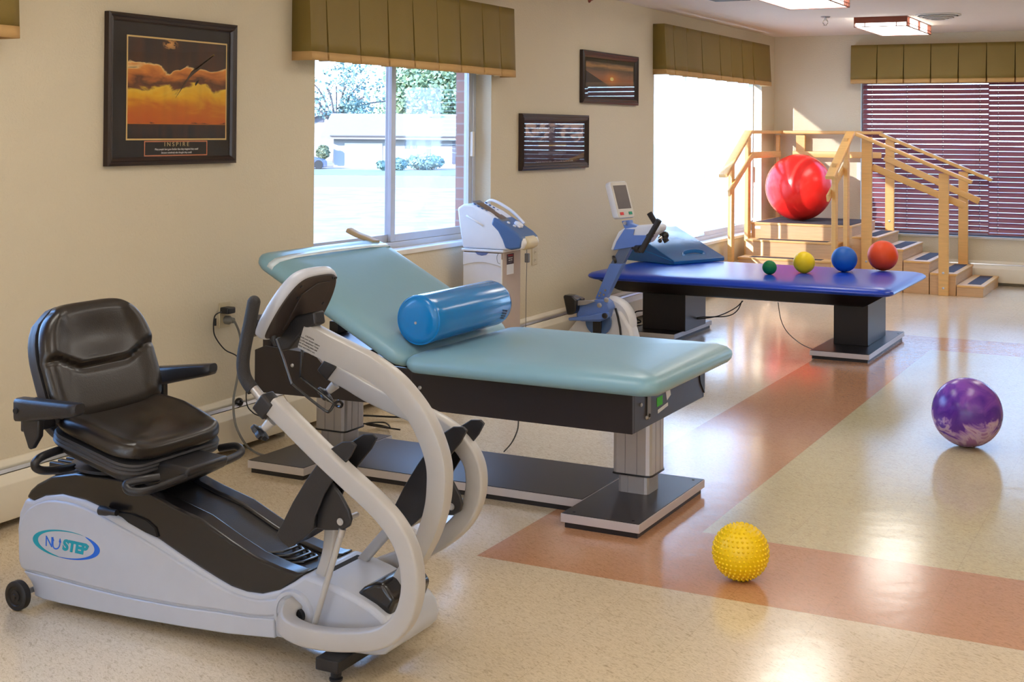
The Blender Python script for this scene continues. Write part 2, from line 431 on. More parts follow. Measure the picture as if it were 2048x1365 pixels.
def ang_frame(o): # axes facing the camera bearing
    return frame(o, r0, Vector((-math.sin(yaw), math.cos(yaw), 0)), (0, 0, 1))
def ext_local(u, v, D):
    p = far(u, v, D); return p
SX = Vector((-math.sin(yaw), math.cos(yaw), 0))
def strip(name, v0, v1, m, w=160, h=.02):
    # a band of ground between two depths, square to the line of sight
    D0 = (at(760, v0, 'Z', GZ)-EYE).dot(SX); D1 = (at(760, v1, 'Z', GZ)-EYE).dot(SX)
    T = ang_frame((0, 0, 0)); bm = box(new(), -w, w*.2, D1, D0, GZ, GZ+h, T=T)
    return struct(link(name, bm, m, smooth=False))
strip('street', 352, 375, asph); strip('street_verge', 341, 351, green, h=.03)
def house(label, u0_, u1_, D, v_base, v_eave, v_ridge, gable, loc_extra):
    T = ang_frame((0, 0, 0))
    a = at(u0_, v_base, 'Z', GZ)
    l = ((u0_-1024)/F)*D; r = ((u1_-1024)/F)*D
    ze = far(760, v_eave, D).z; zr = far(760, v_ridge, D).z
    t = thing('house', label, 'house', T @ Vector(((l+r)/2, D, GZ)))
    link('house_wall', box(new(), l, r, D, D+9, GZ, ze, T=T), sidingw, t, smooth=False)
    bm = new()
    if gable:
        m_ = (l+r)/2
        pts = [(l-.6, ze-.1), (m_, zr), (r+.6, ze-.1), (r+.6, ze-.4), (m_, zr-.35), (l-.6, ze-.4)]
        rings = [[T @ Vector((x, y, z)) for x, z in pts] for y in (D-.5, D+9.5)]
        loft(bm, rings); link('roof', bm, roofm, t, smooth=False)
        g = new(); loft(g, [[T @ Vector((x, y, z)) for x, z in ((l, ze-.1), (m_, zr-.3), (r, ze-.1))] for y in (D+.01, D+8.9)]); link('gable_wall', g, sidingw, t, smooth=False)
        wv = new(); box(wv, m_-.6, m_+.1, D-.04, D+.02, ze+.2, ze+1.1, T=T); link('vent', wv, winm, t, smooth=False)
    else:
        pts = [(D-.9, ze), (D+4.5, zr), (D+9.9, ze), (D+9.9, ze-.2), (D-.9, ze-.2)]
        loft(bm, [[T @ Vector((x, y, z)) for y, z in pts] for x in (l-.8, r+.8)]); link('roof', bm, roofm, t, smooth=False)
    return t, T, l, r, ze
ht, T, l, r, ze = house('long low white house with a pale roof across the street', 668, 930, 92, 333, 273, 226, False, 0)
def hx(u): return (u-1024)/F*92
def hz(v): return far(760, v, 92).z
for (ua, ub, va, vb, nm) in ((810, 819, 280, 297, 'window'), (825, 833, 280, 297, 'window'), (851, 862, 277, 294, 'window'), (852, 861, 297, 309, 'porch_panel'), (905, 911, 282, 327, 'door')):
    link(nm, box(new(), hx(ua), hx(ub), 91.94, 92.02, hz(vb), hz(va), T=T), winm, ht, smooth=False)
link('garage_door', box(new(), hx(690), hx(765), 91.95, 92.03, GZ, hz(287), T=T), trimw, ht, smooth=False)
link('eave_board', box(new(), hx(664), hx(934), 91.0, 91.12, hz(273.5), hz(271), T=T), bark, ht, smooth=False)
ch = new(); box(ch, hx(851), hx(858), 95, 96, hz(232), hz(221), T=T); link('chimney', ch, trimw, ht, smooth=False)
house('white gabled house at the left edge of the window view', 590, 700, 112, 325, 250, 221, True, 0)
# fence
fz = new(); T = ang_frame((0, 0, 0))
for k in range(7):
    x = hx(590)+k*.09*2.2; box(fz, x, x+.16, 93, 93.05, GZ, hz(276), T=T)
ft = link('garden_fence', fz, fencem, smooth=False); tag(ft, 'grey slatted garden fence left of the white garage across the street', 'fence')
def leafcloud(bm, c, rad, n, size, T=None):
    for _ in range(n):
        while True:
            p = Vector([random.uniform(-1, 1) for _ in range(3)])
            if p.length < 1 and p.length > random.random()*.8: break
        p = Vector(c)+Vector((p.x*rad[0], p.y*rad[1], p.z*rad[2]))
        a = Vector([random.gauss(0, 1) for _ in range(3)]).normalized()*size*random.uniform(.5, 1.2); b = a.orthogonal().normalized()*a.length*.6
        vs = [bm.verts.new(p+q) for q in (a, b, -a, -b)]; bm.faces.new(vs)
    return bm
def tree(label, u, v_top, D, cr, trunk_h, lm, n, bare=False, blobs=None, size=.3):
    base = far(u, 300, D); base.z = GZ
    t = thing('tree', label, 'tree', base)
    bm = new(); tube(bm, [base, base+Vector((.1, 0, trunk_h*.5)), base+Vector((-.1, .1, trunk_h))], .28, 8, 3, normal=Vector((1, 0, 0)))
    link('trunk', bm, bark, t)
    tz = base+Vector((0, 0, trunk_h))
    if bare:
        br = new()
        for k in range(9):
            a = -1.2+k*.3; L_ = random.uniform(2.5, 5)
            d = r0*math.sin(a)+Vector((0, 0, 1))*math.cos(a)
            tube(br, [tz-Vector((0, 0, .8)), tz+d*L_*.5+Vector((0, 0, .3)), tz+d*L_+SX*random.uniform(-1, 1)], .07+.03*(k % 2), 6, 3, normal=SX)
        link('branches', br, bark, t)
    lv = new()
    for (du, dv, rr, cnt) in blobs:
        c = far(u+du, dv, D); leafcloud(lv, c, (rr, rr*.8, rr*.75), cnt, size)
    link('foliage', lv, lm, t, smooth=False)
    return t
tree('bare branched tree with sparse leaves seen through the left window pane', 672, 140, 104, 4, 3.4, leafb, 0, True,
     [(30, 205, 1.0, 260), (45, 222, 1.3, 420), (28, 225, 1.2, 350), (5, 150, 1.4, 120), (50, 160, 1.8, 240), (78, 185, 1.2, 60), (20, 175, 1.2, 80), (-38, 180, 1.3, 90), (-30, 215, 1.2, 160), (30, 140, 1.6, 120)], .16)
tree('full leafy green tree rising behind the long white house', 868, 150, 112, 5, 4, leafm, 0, False,
     [(-40, 190, 2.4, 1500), (0, 180, 2.8, 2000), (30, 205, 2.4, 1500), (45, 170, 2.6, 1500), (-10, 215, 2.4, 1300), (-55, 150, 2.2, 500), (0, 145, 2.5, 700)], .26)
tree('hazy pale tree between the two others behind the house roof', 770, 200, 132, 5, 3, leafm, 0, False,
     [(0, 225, 1.8, 180), (-25, 240, 1.5, 160), (-10, 195, 2, 80), (25, 215, 1.8, 260), (40, 190, 1.6, 200)], .2)
def bush(label, u, v, D, rad, lm, n=900, size=.14):
    c = far(u, v, D); bm = new(); leafcloud(bm, c, rad, n, size)
    lm2 = new(); sphere(lm2, c, 1, 20, 12)
    for vv in lm2.verts:
        d = vv.co-c; vv.co = c+Vector((d.x*rad[0]*.85, d.y*rad[1]*.85, d.z*rad[2]*.85))
    t = thing('bush', label, 'bush', (c.x, c.y, GZ))
    link('foliage', bm, lm, t, smooth=False); link('inner_growth', lm2, lm, t)
bush('wide rounded dark bush in front of the white house', 850, 324, 88, (1.4, 1.0, .55), leafb)
bush('smaller rounded bush left of the wide bush by the white house', 796, 329, 86, (.6, .5, .4), leafb, 500)
bush('bright green shrub beside the garage at the left window edge', 646, 305, 91.2, (.45, .4, .5), green, 500)
bush('small round shrub at the driveway edge beside the window mullion', 764, 330, 84, (.35, .35, .3), leafb, 200)
# parked car (only its front shows)
T = ang_frame((0, 0, 0)); cx = hx(628)-.0; D_ = 88
k = 88/92
def cp(u, v): return ((u-1024)/F*D_, far(760, v, D_).z)
body = [cp(u, v) for u, v in ((560, 336), (560, 322), (575, 319), (590, 313), (615, 313), (628, 317), (645, 321), (648, 326), (648, 336))]
ct = thing('car', 'dark car parked on the driveway at the left edge of the window', 'car', T @ Vector((hx(600), D_, GZ)))
bm = new(); loft(bm, [[T @ Vector((x, y, z)) for x, z in body] for y in (D_, D_+1.7)]); link('car_body', bm, mat('car paint', srgb(70, 80, 110), .25), ct, .05)
bm = new(); wz = [cp(u, v) for u, v in ((592, 315), (613, 315), (623, 318), (588, 319))]
loft(bm, [[T @ Vector((x, y, z)) for x, z in wz] for y in (D_-.01, D_+1.71)]); link('car_window', bm, winm, ct)
for u in (578, 638):
    c = far(u, 335, D_); c.z = GZ+.3
    w_ = new(); lathe(w_, T @ Vector(((u-1024)/F*D_, D_-.02, GZ+.3)), SX, [(0, .12), (0, .29), (.03, .3), (.2, .3), (.2, .1)], 20); link('wheel', w_, cordm, ct)

# unseen brick piers added outside to keep the low sun off the near windows
for y in (1.2, 5.35, 9.2):
    pass
pr_ = new(); box(pr_, WX-1.5, WX-.26, 5.05, 5.4, -.9, ZC+.3); struct(link('sun_blocker_pier', pr_, brickm, smooth=False))
pr_ = new(); box(pr_, WX-1.0, WX-.26, -3.2, -2.85, -.9, ZC+.3); struct(link('sun_blocker_pier', pr_, brickm, smooth=False))
pr_ = new(); box(pr_, WX-1.5, WX-.26, .9, 1.25, -.9, ZC+.3); struct(link('sun_blocker_pier', pr_, brickm, smooth=False))
struct(link('roof_eave', B(WX-.8, WX-.26, YF, YB+.3, ZC+.02, ZC+.1), trimw, smooth=False))

# ================================================================== valances
def valance(label, O, D, Nn, length, z0, z1, depth, pleats, group):
    """pleated fabric over a board; O start on the wall, D along, Nn into the room"""
    D, Nn, O = Vector(D), Vector(Nn), Vector(O)
    t = thing('valance', label, 'valance', O+D*length/2+Vector((0, 0, z0)), group)
    def row(z, flare):
        pts = [O+Vector((0, 0, z))+Nn*.004]
        pts.append(O+Nn*(depth+flare)+Vector((0, 0, z)))
        ed = [0]+pleats+[length]
        for i, (a, b) in enumerate(zip(ed, ed[1:])):
            w = b-a; g = .004+.010*flare/.02; rnd = math.sin(i*12.9)*.5
            n = 6
            for k in range(n+1):
                s = k/n
                off = .012*math.sin(PI*s)*(.3+flare*25)+.004*math.sin(7*s+i*2)*flare*40
                pts.append(O+D*(a+g/2+(w-g)*s)+Nn*(depth+flare+off)+Vector((0, 0, z)))
            if b < length:
                pts.append(O+D*(b-g*.4)+Nn*(depth-.03)+Vector((0, 0, z)))
                pts.append(O+D*(b+g*.4)+Nn*(depth-.03)+Vector((0, 0, z)))
        pts.append(O+D*length+Nn*(depth+flare*.6)+Vector((0, 0, z)))
        pts.append(O+D*length+Nn*.004+Vector((0, 0, z)))
        return pts
    def skin(name, zs, m, off=0):
        bm = new(); R = []
        for z in zs:
            fl = .022*(z1-z)/(z1-z0)
            R.append([bm.verts.new(p+Nn*off) for p in row(z, fl)])
        for a, b in zip(R, R[1:]):
            for k in range(len(a)-1): bm.faces.new((a[k], a[k+1], b[k+1], b[k]))
        o = link(name, bm, m, t, angle=50)
        s = o.modifiers.new('thick', 'SOLIDIFY'); s.thickness = .003; s.offset = -1
    skin('pleated_fabric', [z1-(z1-z0-.045)*k/8 for k in range(9)], fabric)
    skin('trim_band', [z0+.045, z0+.022, z0], band, .001)
    b = new(); T = frame(O, D, Nn, (0, 0, 1)) if D.cross(Nn).z > 0 else frame(O, D, Nn, D.cross(Nn))
    q = [O+Nn*a+D*c for a, c in ((.002, .004), (depth-.035, .004), (depth-.035, length-.004), (.002, length-.004))]
    loft(b, [[p+Vector((0, 0, z1-.03)) for p in q], [p+Vector((0, 0, z1-.012)) for p in q]]); link('mounting_board', b, wood, t)
    return t
gv = 'olive pleated window valances'
valance('olive pleated valance with tan band over the clear window with the street view', (WX, 5.43, 0), (0, 1, 0), (1, 0, 0), 2.24, 1.842, 2.285, .105, [.14, .44, .72, .98, 1.25, 1.52, 1.80, 2.03], gv)
valance('olive pleated valance over the white shaded window, nearest the room corner', (WX, 10.40, 0), (0, 1, 0), (1, 0, 0), 3.05, 1.972, 2.395, .105, [.20, .53, .92, 1.42, 1.75, 2.1, 2.45], gv)
valance('olive pleated valance over the dark cherry blinds on the back wall', (-3.198, YB, 0), (1, 0, 0), (0, -1, 0), 3.75, 2.006, 2.405, .115, [.267*i for i in range(1, 14)], gv)
valance('olive valance end with tan band cut off by the top left corner', (WX, 1.3, 0), (0, 1, 0), (1, 0, 0), 2.29, 1.83, 2.285, .105, [.3, .6, .9, 1.2, 1.5, 1.8, 2.05], gv)

# ================================================================== blinds and shades
def blind(label, x0, x1, zb, zt, tilt=56):
    y = YB-.045
    t = thing('window_blind', label, 'blind', ((x0+x1)/2, y, zb), 'cherry slat blinds in the back window')
    bm = new(); n = int((zt-zb-.03)/.0505)
    for k in range(n):
        z = zb+.045+k*.0505
        a = math.radians(tilt); c, s = math.cos(a), math.sin(a)
        w, th = .025, .0014
        sag = .0015*math.sin(k*2.1)
        prof = [(-w*c-th*s, -w*s+th*c), (w*c-th*s, w*s+th*c), (w*c+th*s, w*s-th*c), (-w*c+th*s, -w*s-th*c)]
        loft(bm, [[(x, y+p, z+q+sg) for p, q in prof] for x, sg in ((x0, sag), ((x0+x1)/2, 0), (x1, -sag))])
    link('slats', bm, blindm, t, smooth=False)
    link('bottom_rail', B(x0, x1, y-.024, y+.024, zb, zb+.02), blindm, t, .003)
    link('head_rail', B(x0, x1, y-.024, y+.024, zt-.01, zt+.035), blindm, t, .003)
    cb = new(); hb = new()
    L_ = x1-x0; m = 4 if L_ < 1.4 else 5
    for i in range(m):
        x = x0+.09+(L_-.18)*i/(m-1)
        for dy in (-.024, .024): cyl(cb, (x, y+dy, zb+.01), (x, y+dy, zt), .0012, 6)
        for k in range(n): cyl(hb, (x+.006, y-.026, zb+.048+k*.0505), (x+.006, y-.024, zb+.048+k*.0505), .004, 8)
    link('ladder_cords', cb, cordm, t); link('cord_knots', hb, trimw, t)['kind'] = 'stuff'
    pc = new(); xx = x0+L_*.93
    for j, zz in enumerate((1.25, 1.12)):
        cyl(pc, (xx-j*.035, y-.035, zz), (xx-j*.035, y-.035, zt), .001, 6); lathe(pc, (xx-j*.035, y-.035, zz-.03), (0, 0, 1), [(0, .006), (.012, .007), (.03, .002)], 10)
    link('pull_cord', pc, cherry, t)
    return t
blind('wide dark cherry slat blind behind the training stairs', -3.085, -1.845, .512, 2.12)
blind('dark cherry slat blind right of the seam, cut off by the right edge', -1.853, -.2, .497, 2.12)
def shade_mat():
    m = bpy.data.materials.new('white roller shade'); m.use_nodes = True; nt = m.node_tree; nt.nodes.clear(); N = nt.nodes.new; L = nt.links.new
    o = N('ShaderNodeOutputMaterial'); mx = N('ShaderNodeMixShader'); d = N('ShaderNodeBsdfDiffuse'); t = N('ShaderNodeBsdfTranslucent')
    w = N('ShaderNodeTexWave'); w.bands_direction = 'Y'; w.inputs['Scale'].default_value = .9; w.inputs['Distortion'].default_value = 1.2
    tc = N('ShaderNodeTexCoord'); L(tc.outputs['Object'], w.inputs['Vector'])
    cr = N('ShaderNodeMixRGB'); cr.inputs[1].default_value = (.86, .88, .88, 1); cr.inputs[2].default_value = (.96, .96, .95, 1); L(w.outputs['Fac'], cr.inputs[0])
    L(cr.outputs[0], d.inputs[0]); L(cr.outputs[0], t.inputs[0]); mx.inputs[0].default_value = .7
    tr = N('ShaderNodeBsdfTransparent'); m2 = N('ShaderNodeMixShader'); m2.inputs[0].default_value = .3
    L(d.outputs[0], mx.inputs[1]); L(t.outputs[0], mx.inputs[2]); L(mx.outputs[0], m2.inputs[1]); L(tr.outputs[0], m2.inputs[2]); L(m2.outputs[0], o.inputs[0]); return m
shade_m = shade_mat()
def shade(label, x, y0, y1, zb, zt=2.12, wav=.006, grp='white roller shades'):
    t = thing('roller_shade', label, 'shade', (x, (y0+y1)/2, zb), grp)
    bm = new(); n = 40; A = []; Z = 8
    for j in range(Z+1):
        z = zb+(zt-zb)*j/Z
        A.append([bm.verts.new((x+wav*math.sin(i*.55)+.3*wav*math.sin(i*1.7+j*.2), y0+(y1-y0)*i/n, z)) for i in range(n+1)])
    for a, b in zip(A, A[1:]):
        for i in range(n): bm.faces.new((a[i], a[i+1], b[i+1], b[i]))
    link('shade_cloth', bm, shade_m, t)
    link('hem_bar', B(x-.006, x+.006, y0, y1, zb-.012, zb+.012), shade_m, t, .003)
    link('roller', cyl(new(), (x, y0, zt+.02), (x, y1, zt+.02), .02, 14), trimw, t)
    return t
shade('left white roller shade in the far bright window', WX-.045, 10.45, 11.85, .55)
shade('right white roller shade in the far bright window, by the corner', WX-.055, 11.90, 13.40, .60)

for k, (a, b, c, d) in enumerate(FW):  # unseen shades added over the front openings, a soft daylight source
    t = thing('roller_shade', 'unseen white shade added behind the camera to diffuse the daylight', 'shade', ((a+b)/2, YF+.03, c), 'added daylight shades behind the camera')
    link('shade_cloth', B(a-.03, b+.03, YF+.029, YF+.03, c-.03, d+.04), shade_m, t, smooth=False)
# ================================================================== ceiling fixtures
lamp_e = emis('lit lamp diffuser', (1, .95, .87, 1), 1)
def lamp_node_strength(v): lamp_e.node_tree.nodes['Emission'].inputs['Strength'].default_value = v
def ceiling_light(x0, y0, label, w=.46, l=1.18):
    t = thing('ceiling_light', label, 'ceiling light', (x0+w/2, y0+l/2, ZC), 'cherry framed ceiling lights')
    x1, y1 = x0+w, y0+l; zt, zb = ZC, ZC-.088
    bm = new(); box(bm, x0+.012, x1-.012, y0+.012, y1-.012, zb+.004, zt-.012)
    link('diffuser', bm, lamp_e, t, .004)
    f = new()
    for yy in (y0, y1-.012):  # cherry end boards with slit below
        box(f, x0, x1, yy, yy+.012, zb+.035, zt); box(f, x0, x1, yy, yy+.012, zb, zb+.006)
        for xx in (x0, x0+w*.2, x0+w*.8-.004, x1-.006): box(f, xx, xx+.006, yy, yy+.012, zb+.006, zb+.035)
    for xx in (x0, x1-.012):
        box(f, xx, xx+.012, y0+.012, y1-.012, zb, zb+.006); box(f, xx, xx+.012, y0+.012, y1-.012, zt-.008, zt)
        box(f, xx, xx+.012, y0+.012, y1-.012, zb+.028, zb+.033)
        for c in (.03, .08, .13, l*.5-.03, l*.5+.03, l-.15, l-.1, l-.05): box(f, xx+.001, xx+.011, y0+c, y0+c+.007, zb, zt)
    link('cherry_frame', f, cherry, t)
    return t
L1 = ceiling_light(-2.77, 8.8, 'lit cherry framed ceiling light cut off by the top edge of the photo')
L2 = ceiling_light(-2.71, 11.86, 'lit cherry framed ceiling light near the back wall, beside the round air diffuser')
i = 0
for gx in (-2.77, -.78, 1.2, 3.3):  # copies out of view, extra columns added to raise the lamp light
    for gy in (-3.4, -.35, 2.7, 5.75, 8.8, 11.86):
        if gx == -2.77 and gy > 8 or gx > 0 and gy > 5: continue
        copy_tree(L1, (gx+2.77, gy-8.8, 0), 'lit cherry framed ceiling light added out of view to brighten the room')
# round diffuser
dc = Z0 = at(1876, 29, 'Z', ZC)
t = thing('air_diffuser', 'round white louvred ceiling air diffuser beside the far ceiling light', 'air vent', (dc.x, dc.y, ZC))
bm = new(); 
for rr, d in ((.19, .0), (.155, .012), (.12, .022), (.085, .03), (.05, .036)):
    lathe(bm, (dc.x, dc.y, ZC-d-.012), (0, 0, 1), [(0, rr), (.002, rr+.002), (.012, rr-.004), (.008, rr-.024), (.004, rr-.026), (.0, rr-.022)], 40)
link('louvre_rings', bm, trimw, t)
link('duct', cyl(new(), (dc.x, dc.y, ZC-.004), (dc.x, dc.y, ZC-.001), .18, 40), greyp, t)
def sprinkler(u, v, label):
    c = at(u, v, 'Z', ZC); t = thing('sprinkler', label, 'sprinkler', (c.x, c.y, ZC), 'chrome fire sprinklers')
    link('escutcheon', lathe(new(), (c.x, c.y, ZC), (0, 0, -1), [(0, .04), (.006, .042), (.012, .03), (.012, .012)], 24), steel, t)
    b = new(); cyl(b, (c.x, c.y, ZC-.01), (c.x, c.y, ZC-.035), .011, 12); tube(b, [(c.x-.012, c.y, ZC-.03), (c.x-.022, c.y, ZC-.052), (c.x-.004, c.y, ZC-.078)], .004, 8); tube(b, [(c.x+.012, c.y, ZC-.03), (c.x+.022, c.y, ZC-.052), (c.x+.004, c.y, ZC-.078)], .004, 8)
    link('sprinkler_body', b, chrome, t)
    link('deflector', lathe(new(), (c.x, c.y, ZC-.078), (0, 0, -1), [(0, .006), (.001, .02), (.003, .02), (.004, .004)], 20), chrome, t)
sprinkler(1651, 33, 'chrome fire sprinkler left of the far ceiling light')
c = at(1178, 0, 'X', WX+.0)
t = thing('wall_hook', 'tiny dark fitting on the wall at the top edge above the pictures', 'hook', (WX, c.y, c.z))
link('hook_plate', lathe(new(), (WX+.001, c.y, c.z), (1, 0, 0), [(0, .022), (.006, .02), (.02, .006), (.03, .004)], 16), cherry, t)
vc = at(1455, -4, 'Z', ZC)
t = thing('air_vent', 'flat rectangular ceiling air vent at the top edge left of the first ceiling light', 'air vent', (vc.x, vc.y, ZC))
bm = new(); box(bm, vc.x-.17, vc.x+.17, vc.y-.17, vc.y+.17, ZC-.008, ZC-.001); link('vent_frame', bm, trimw, t, .003)
bm = new()
for k in range(9): box(bm, vc.x-.14, vc.x+.14, vc.y-.14+k*.032, vc.y-.125+k*.032, ZC-.013, ZC-.007)
link('vent_louvres', bm, greyp, t)

# ================================================================== framed pictures
def fr_mat(): return mat('dark walnut frame', srgb(42, 28, 24), .3, noise=.15, nscale=12)
def pict_mat(kind, y0, y1, z0, z1):
    m, nt, p = nodes_of('print_'+kind); N = nt.nodes.new; L = nt.links.new
    tc = N('ShaderNodeTexCoord'); mp = N('ShaderNodeMapping'); L(tc.outputs['Object'], mp.inputs[0])
    mp.inputs['Location'].default_value = (0, -y0/(y1-y0), -z0/(z1-z0)); mp.inputs['Scale'].default_value = (0, 1/(y1-y0), 1/(z1-z0))
    sp = N('ShaderNodeSeparateXYZ'); L(mp.outputs[0], sp.inputs[0])
    Yv, Zv = sp.outputs[1], sp.outputs[2]
    def M_(op, a, b=None, c=None):
        n = N('ShaderNodeMath'); n.operation = op
        for k, v in enumerate((a, b, c)):
            if v is None: continue
            if isinstance(v, (int, float)): n.inputs[k].default_value = v
            else: L(v, n.inputs[k])
        return n.outputs[0]
    def noise(sx, sz, sc, det=5, dist=.4, off=0):
        q = N('ShaderNodeMapping'); L(mp.outputs[0], q.inputs[0]); q.inputs['Scale'].default_value = (1, sx, sz); q.inputs['Location'].default_value = (off, off, off)
        n = N('ShaderNodeTexNoise'); n.inputs['Scale'].default_value = sc; n.inputs['Detail'].default_value = det; n.inputs['Distortion'].default_value = dist; L(q.outputs[0], n.inputs['Vector']); return n.outputs['Fac']
    def ramp(f, els):
        n = N('ShaderNodeValToRGB'); L(f, n.inputs[0]); e = n.color_ramp.elements
        e[0].position, e[0].color = els[0]; e[1].position, e[1].color = els[-1]
        for p_, c_ in els[1:-1]: x = e.new(p_); x.color = c_
        return n.outputs[0]
    def mix(f, a, b, bt='MIX'):
        n = N('ShaderNodeMixRGB'); n.blend_type = bt
        if isinstance(f, (int, float)): n.inputs[0].default_value = f
        else: L(f, n.inputs[0])
        for k, v in ((1, a), (2, b)):
            if isinstance(v, tuple): n.inputs[k].default_value = v
            else: L(v, n.inputs[k])
        return n.outputs[0]
    if kind == 'sunset':
        w = noise(1.8, 3.5, 1.9, 7, .7); zz = M_('ADD', Zv, M_('MULTIPLY', M_('SUBTRACT', w, .5), .36))
        col = ramp(zz, [(0, srgb(20, 14, 18)), (.135, srgb(30, 18, 20)), (.155, srgb(206, 96, 22)), (.3, srgb(214, 116, 20)), (.44, srgb(248, 186, 22)), (.5, srgb(250, 205, 60)), (.53, srgb(120, 66, 36)), (.56, srgb(84, 52, 34)), (.62, srgb(196, 112, 46)), (.68, srgb(236, 150, 60)), (.70, srgb(250, 210, 140)), (.715, srgb(60, 40, 32)), (1, srgb(44, 32, 28))])
        flat = ramp(Zv, [(0, srgb(18, 14, 22)), (.08, srgb(22, 26, 36)), (.13, srgb(36, 22, 22)), (.145, srgb(70, 40, 26)), (.15, srgb(240, 130, 30)), (1, srgb(240, 130, 30))])
        k = M_('GREATER_THAN', Zv, .152); col = mix(k, flat, col)
        # bright patch high up
        d = M_('ADD', M_('POWER', M_('MULTIPLY', M_('SUBTRACT', Yv, .41), 12), 2), M_('POWER', M_('MULTIPLY', M_('SUBTRACT', Zv, .955), 16), 2))
        kk = M_('SUBTRACT', 1, M_('MINIMUM', d, 1)); kk = M_('MULTIPLY', kk, M_('GREATER_THAN', noise(6, 8, 3, 4, 1, 2), .48)); col = mix(M_('MULTIPLY', kk, .8), col, srgb(250, 180, 100))
        rays = noise(9, .5, 1.5, 2, 0); col = mix(M_('MULTIPLY', M_('SUBTRACT', rays, .35), .5), col, srgb(150, 80, 24))
    elif kind == 'sun':
        w = noise(2, 5, 2); zz = M_('ADD', Zv, M_('MULTIPLY', M_('SUBTRACT', w, .5), .2))
        col = ramp(zz, [(0, srgb(52, 36, 34)), (.3, srgb(80, 54, 50)), (.5, srgb(170, 100, 64)), (.62, srgb(160, 110, 84)), (.8, srgb(98, 80, 70)), (.9, srgb(190, 140, 90)), (1, srgb(84, 70, 62))])
        mt = M_('LESS_THAN', Zv, M_('SUBTRACT', .72, M_('MULTIPLY', Yv, .85))); col = mix(mt, col, srgb(48, 40, 48))
        d = M_('SQRT', M_('ADD', M_('POWER', M_('MULTIPLY', M_('SUBTRACT', Yv, .53), 1.5), 2), M_('POWER', M_('SUBTRACT', Zv, .53), 2)))
        col = mix(M_('POWER', M_('MAXIMUM', M_('SUBTRACT', 1, M_('MULTIPLY', d, 2.8)), 0), 2.), col, srgb(244, 150, 60))
        col = mix(M_('LESS_THAN', d, .055), col, srgb(255, 236, 150))
    else:
        w = noise(1.5, 1.5, 3.2, 6, 1); col = ramp(M_('ADD', w, M_('MULTIPLY', M_('SUBTRACT', Zv, .7), .5)), [(0, srgb(40, 34, 44)), (.42, srgb(62, 56, 72)), (.5, srgb(110, 100, 110)), (.58, srgb(196, 168, 154)), (1, srgb(206, 180, 160))])
        low = ramp(Zv, [(0, srgb(40, 30, 36)), (.12, srgb(44, 34, 42)), (.18, srgb(110, 110, 120)), (.22, srgb(52, 44, 54)), (.36, srgb(64, 54, 64)), (.385, srgb(224, 190, 60)), (.405, srgb(90, 74, 60)), (1, srgb(60, 50, 60))])
        k = M_('GREATER_THAN', M_('ADD', Zv, M_('MULTIPLY', M_('SUBTRACT', noise(2, 1, 3, 3, .2, 4), .5), .12)), .47)
        side = M_('GREATER_THAN', M_('ABSOLUTE', M_('SUBTRACT', Yv, .45)), .24)
        low2 = mix(side, low, srgb(48, 38, 46)); col = mix(k, low2, col)
    L(col, p.inputs['Base Color']); p.inputs['Roughness'].default_value = .6
    return m
matt_black = mat('black mat board', srgb(30, 25, 27), .7)
gold = mat('gold line', srgb(226, 190, 120), .5)
goldt = mat('gold lettering', srgb(205, 185, 130), .5)
whitet = mat('white lettering', srgb(225, 220, 215), .5)
orange_l = mat('salmon line', srgb(214, 130, 92), .5)
gp = bpy.data.materials.new('picture glass'); gp.use_nodes = True
def picglass():
    m = gp; nt = m.node_tree; nt.nodes.clear(); N = nt.nodes.new; L = nt.links.new
    o = N('ShaderNodeOutputMaterial'); mx = N('ShaderNodeMixShader'); t = N('ShaderNodeBsdfTransparent'); g = N('ShaderNodeBsdfGlossy')
    g.inputs['Roughness'].default_value = .015
    L(schlick(nt), mx.inputs[0]); L(t.outputs[0], mx.inputs[1]); L(g.outputs[0], mx.inputs[2]); L(mx.outputs[0], o.inputs[0])
picglass()
def pictureframe(label, y0, y1, z0, z1, fwid, kind, pr4):
    t = thing('framed_picture', label, 'picture', (WX, (y0+y1)/2, z0), None)
    fm = fr_mat(); bm = new()
    sec = [(0, .002), (0, .026), (fwid*.25, .032), (fwid*.45, .026), (fwid*.6, .03), (fwid*.8, .024), (fwid, .014), (fwid, .002)]
    rings = []
    for ins, d in sec: rings.append([(WX+d, a, b) for a, b in ((y0+ins, z0+ins), (y1-ins, z0+ins), (y1-ins, z1-ins), (y0+ins, z1-ins))])
    loft(bm, rings, cap=False, closed=True); link('frame', bm, fm, t, smooth=False)
    link('mat_board', B(WX+.004, WX+.010, y0+fwid-.002, y1-fwid+.002, z0+fwid-.002, z1-fwid+.002), matt_black, t, smooth=False)
    a0, a1, b0, b1 = pr4
    ob = link('print', B(WX+.010, WX+.0115, a0, a1, b0, b1), pict_mat(kind, a0, a1, b0, b1), t, smooth=False)
    link('glazing', B(WX+.0145, WX+.0155, y0+fwid-.001, y1-fwid+.001, z0+fwid-.001, z1-fwid+.001), gp, t, smooth=False)
    return t
def outline(bm, x, y0, y1, z0, z1, w):
    for a, b, c, d in ((y0, y1, z0, z0+w), (y0, y1, z1-w, z1), (y0, y0+w, z0+w, z1-w), (y1-w, y1, z0+w, z1-w)): box(bm, x, x+.0012, a, b, c, d)
    return bm
